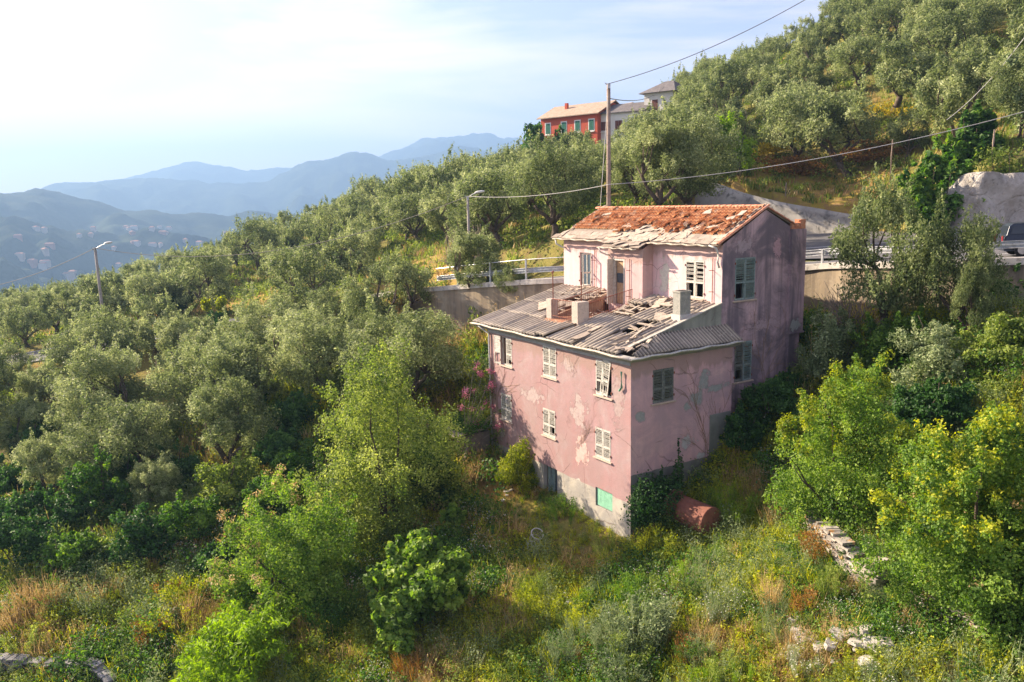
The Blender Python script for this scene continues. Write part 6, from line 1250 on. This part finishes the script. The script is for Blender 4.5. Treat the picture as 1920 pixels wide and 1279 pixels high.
def t_flower(seed, n=34, h=.75, r=.25, s=.035): R = np.random.RandomState(seed); P_ = [(np.array([R.normal(0, r), R.normal(0, r), h*R.uniform(.55, 1.05)]), .02) for _ in range(n)]; return leaves(P_, n, s, s, seed, carve=False, shell=0, up=1.2, rnd=.5)
R = np.random.RandomState(77); NC = 76000
r_ = np.sqrt(R.uniform(15**2, 62**2, NC)); az = np.radians(R.uniform(-46, 46, NC)); xs, ys = r_*np.sin(az), r_*np.cos(az)
keepp = R.rand(NC) < np.clip((34/np.maximum(r_, 1))**1.2, .25, 1); xs, ys = xs[keepp], ys[keepp]
d_, _, sd_ = road_dist(xs, ys); q = np.stack([xs, ys], 1)-C0[:2]; hx = q@dB[:2]; hy = q@dA[:2]; inh = (hx > -.05) & (hx < 11.6) & (hy > -.05) & (hy < 13); ok = (sd_ > 0) & (d_ > RH+.5) & ~inh & ~inpoly(xs, ys, LAY); xs, ys = xs[ok], ys[ok]; zs = ground(xs, ys); pos = np.stack([xs, ys, zs], 1); q = np.stack([xs, ys], 1)-C0[:2]; hx = q@dB[:2]; hy = q@dA[:2]; inhx = (hx > -3.0) & (hx < .5) & (hy > -.8) & (hy < 9.5)
A = vnoise(xs, ys, 61, 4, .55); B = vnoise(xs, ys, 62, 4, .8); C_ = R.rand(len(xs)); dd = np.hypot(xs, ys); left = sstep(-2, -12, xs)
dryv = np.zeros(len(xs))
for c, rr, k in CLEARINGS: dryv = np.maximum(dryv, k*(1-sstep(rr*.5, rr*1.1, np.hypot(xs-c[0], ys-c[1]))))
bigs = np.clip(dd/30, .85, 1.9)*np.where(inhx, .38, 1.0); isdry = (dryv*R.rand(len(xs)) > .25)
def pick(mask, frac, seed): return mask & (np.random.RandomState(seed).rand(len(xs)) < frac)
m1 = pick(~isdry & (A < .15), .62, 1); m2 = pick(~isdry & (A >= -.1), .55, 2); m3 = pick(B > .28, .55, 3) | pick(isdry, .9, 4); m4 = pick(~isdry, .22, 5); m5 = pick(~isdry & (B < -.25) & (A > -.3), .34, 6); m6 = pick((A > .35) & (xs > -12), .5, 7); m7 = pick((B > .1) & (A < -.1) & (dd < 42), .25, 8); m8 = pick(~isdry & (B > -.2) & (B < .3), .10, 9)
def sc_of(m, lo, hi, seed): return np.random.RandomState(seed).uniform(lo, hi, m.sum())*bigs[m]
scatter('low_green_weeds', [t_leafy(k) for k in range(4)], pos[m1], sc_of(m1, .7, 1.5, 1), GREEN, seed=1)
scatter('yellow_green_weeds', [t_leafy(10+k, 46, .3, .4, .08, .05) for k in range(4)], pos[m2], sc_of(m2, .7, 1.4, 2), YGREEN, seed=2)
scatter('dry_grass', [t_grass(20+k, 22, .5) for k in range(4)]+[t_spray(90, 50, .8, .05, .02)], pos[m3], sc_of(m3, .6, 1.5, 3), DRY, seed=3)
scatter('wild_grass', [t_grass(30+k, 18, .55, .014) for k in range(4)], pos[m4], sc_of(m4, .7, 1.5, 4), YGREEN, seed=4)
scatter('feathery_weeds', [t_spray(40+k, 110, 1.0, .08, .022) for k in range(4)], pos[m5], sc_of(m5, .5, 1.15, 5), GREY, seed=5)
scatter('rust_brown_weeds', [t_leafy(50+k, 40, .26, .3, .07, .04) for k in range(3)], pos[m6], sc_of(m6, .5, 1.1, 6), RUSTY, seed=6)
m9 = pick((A < -.15) & (B > -.1) & (dd < 46), .16, 11); scatter('bramble_patches', [t_leafy(100+k, 190, .75, .55, .09, .07) for k in range(3)], pos[m9], sc_of(m9, .7, 1.4, 11), GREEN, seed=12)
m10 = pick((A > .2) & (B < .2) & (dd < 46), .08, 12); scatter('olive_brown_scrub', [t_leafy(110+k, 150, .6, .6, .08, .04) for k in range(3)], pos[m10], sc_of(m10, .7, 1.4, 12), HAZEL, seed=13)
scatter('white_umbels', [t_flower(60+k) for k in range(3)], pos[m7], sc_of(m7, .7, 1.2, 7), WFL, seed=7)
scatter('tall_green_weeds', [t_spray(70+k, 120, .95, .10, .04) for k in range(3)], pos[m8], sc_of(m8, .6, 1.3, 8), HAZEL, seed=8)
# grass and scrub above the road and under the far groves
NC = 36000; x2 = R.uniform(-85, 60, NC); y2 = R.uniform(50, 150, NC); d_, _, sd_ = road_dist(x2, y2); ok = (sd_ < 0) & (d_ > RH+.6) & ~inpoly(x2, y2, [(15, 50), (24, 41), (40, 33), (43, 38), (43, 54.5), (33, 56), (33.5, 66), (32.3, 73), (26, 77.5), (19, 82), (14, 72)]); x2, y2 = x2[ok], y2[ok]; p2 = np.stack([x2, y2, ground(x2, y2)], 1); k = R.rand(len(x2)); vv = vnoise(x2, y2, 65, 4, .3)
s2 = np.random.RandomState(3).uniform(1.2, 2.6, len(x2)); m = (k < .45) & (vv > -.2); scatter('hillside_grass', [t_grass(80+i, 14, .30, .02, .3, .5) for i in range(3)], p2[m], s2[m], HAZEL, seed=9)
m = (k > .45) & (k < .62) & (vv < .1); scatter('hillside_scrub', [t_leafy(85+i, 44, .4, .3, .11, .07) for i in range(3)], p2[m], s2[m]*1.1, HAZEL, seed=10)
m = (k > .62) & (k < .80) & (vv > .1); scatter('hillside_dry_grass', [t_grass(88+i, 14, .3, .02, .3, .5) for i in range(3)], p2[m], s2[m], DRY, seed=11)
# ------------------------------------------------------------------ separate plants one can pick out in the foreground
def sprig(kind, label, cat_, px, py, wpx, hpx, mat, tm, n, seed, group=None):
    h = hit(px, py); w = wpx*h[1]/FPX; H = hpx*h[1]/FPX/.95; R = np.random.RandomState(seed); VV, FF, TT = [], [], []; b = 0
    for k in range(n):
        V, F, T = tm(seed*31+k); a = R.uniform(0, 6.28); r = w*.42*math.sqrt(R.rand()); s = H*R.uniform(.6, 1.0)*(1-.35*(r/(w*.5))**2); c, s_ = math.cos(a), math.sin(a); V = V*s+0; lean = np.array([math.cos(a)*r/w*.9, math.sin(a)*r/w*.9, 0]); V = V+V[:, 2:3]*lean[None]; V = V+np.array([math.cos(a)*r, math.sin(a)*r, 0]); VV.append(V); FF.append(F+b); b += len(V); TT.append(T+R.normal(0, .1))
    e = empty(kind, tuple(h)); link('foliage', np_mesh('foliage', np.concatenate(VV), np.concatenate(FF), mat, np.clip(np.concatenate(TT), 0, 1)), e); tag(e, label, cat_, group); return e, VV, H
S1 = lambda s: t_spray(s, 150, 1.0, .085, .03, 8, .16); S2 = lambda s: t_spray(s, 260, 1.0, .07, .010, 10, .14); S3 = lambda s: t_spray(s, 60, 1.0, .05, .015, 16, .18); S4 = lambda s: t_spray(s, 200, 1.0, .10, .022, 7, .10)
RG = random.Random(91)
KINDS_ = [('weed_clump', 'grey green feathery weed clump', GREY, S2), ('weed_clump', 'bright green leafy weed clump', GREEN, S1), ('weed_clump', 'yellow green weed clump', YGREEN, S1), ('dry_clump', 'tan dry grass clump', DRY, S3), ('dry_clump', 'rust brown dry weed clump', RUSTY, S1), ('weed_clump', 'mid green upright weed clump', HAZEL, S4)]
for k in range(64):
    kd = KINDS_[RG.choice([0, 0, 1, 2, 2, 3, 3, 4, 5])]; rt = k % 3 != 0
    px, py = (RG.uniform(930, 1700), RG.uniform(1040, 1290)) if rt else (RG.uniform(10, 420), RG.uniform(1110, 1275))
    sprig(kd[0], kd[1]+(' among the tangle in the lower right garden' if rt else ' among the scrub of the lower left slope'), 'weeds', px, py, RG.uniform(45, 95), RG.uniform(38, 85), kd[2], kd[3], RG.randint(8, 18), 600+k, group=kd[1]+'s, '+('lower right garden' if rt else 'lower left slope'))
for i, a in enumerate([('weed_bush', 'large silvery green bush in the middle of the lower right garden', 1200, 1215, 115, 120, GREY, S1, 34), ('weed_bush', 'silvery green bush at the bottom edge left of the large silvery bush', 1165, 1290, 110, 100, GREY, S1, 26),
    ('weed_bush', 'yellow flecked bush directly in front of the rusty tank', 1225, 1060, 100, 75, YGREEN, S1, 26), ('fennel', 'bright green fennel clump right of the rusty tank', 1378, 985, 80, 85, LIME, S2, 20), ('fennel', 'green fennel clump left of the yellow flecked bush', 1150, 1045, 80, 60, HAZEL, S2, 16),
    ('fennel', 'feathery green clump in the middle right of the large silvery bush', 1275, 1115, 60, 75, LIME, S2, 14), ('fennel', 'dark feathery clump at the left of the garden below the fig', 1000, 1130, 60, 75, HAZEL, S2, 14), ('tall_grass', 'bright green upright grass clump at the bottom edge', 1330, 1290, 80, 65, LIME, S4, 18), ('tall_grass', 'second bright green grass clump at the bottom, right of the first', 1395, 1285, 60, 50, LIME, S4, 12),
    ('tall_grass', 'lime green shoots left of the large silvery bush', 1080, 1150, 36, 70, LIME, S4, 8), ('tall_grass', 'lime green shoots close to the large silvery bush', 1145, 1135, 34, 45, LIME, S4, 8), ('dry_bush', 'tan dry brush clump below the left ivy mass', 1470, 985, 90, 75, DRY, S3, 26), ('dry_bush', 'tan dry stalks in the middle of the garden below the basket', 1125, 1080, 90, 55, DRY, S3, 22),
    ('dry_bush', 'dry grey brush between tank and ivy mass', 1420, 935, 80, 70, DRY, S3, 20), ('dry_bush', 'greyish dry tuft right of the green fennel', 1330, 1085, 70, 75, GREY, S3, 20), ('dry_bush', 'pale dry tuft standing right of the garden middle', 1450, 1140, 45, 85, DRY, S3, 14), ('white_flower_bush', 'bush dotted with tiny white flowers right of the large silvery bush', 1345, 1165, 75, 85, GREY, S2, 18),
    ('white_flower_bush', 'rounded grey green bush among the pale rubble stones', 1500, 1262, 90, 62, GREY, S2, 22), ('white_flower_bush', 'grey green bush at the bottom edge below the rubble stones', 1655, 1285, 85, 48, GREY, S2, 18), ('fern', 'dark green tall weeds left of the fig in the shade', 620, 1180, 90, 90, GREEN, S1, 22), ('dry_bush', 'purple grey dry weeds above the low stone wall, left', 75, 1150, 130, 80, DRY, S3, 36), ('dry_bush', 'dry brown weeds right of the purple grey ones', 190, 1135, 70, 70, DRY, S3, 22),
    ('rust_bush', 'orange brown fern clump left of the bramble', 372, 1135, 56, 46, RUSTY, S1, 16), ('dry_bush', 'dry weeds growing against the low grey stone wall at the bottom left', 120, 1290, 180, 50, DRY, S3, 40), ('weed_bush', 'green weeds in front of the low grey stone wall', 60, 1300, 120, 46, HAZEL, S1, 22), ('rust_bush', 'orange brown grass mound below the fig', 790, 1262, 110, 60, RUSTY, S3, 30), ('weed_bush', 'pale yellowish bush above the drooping sapling', 300, 1185, 90, 62, GREY, S1, 22), ('weed_bush', 'dark green bush at the foot of the front wall by the green boarded window', 1055, 975, 80, 50, GREEN, S1, 18)]):
    e, VV, H = sprig(a[0], a[1], a[0].replace('_', ' ').replace('white flower ', '').replace('weed ', ''), *a[2:9], 200+i)
    if a[0] == 'white_flower_bush' or i == 0:
        R = np.random.RandomState(i); allv = np.concatenate(VV); pick_ = allv[R.randint(0, len(allv), 260 if i else 60)]; V, F, T = leaves([(p_, .03) for p_ in pick_], len(pick_), .045, .045, i, carve=False, shell=0, up=1.3, rnd=.4); link('flowers', np_mesh('flowers', V, F, WFL, T), e)
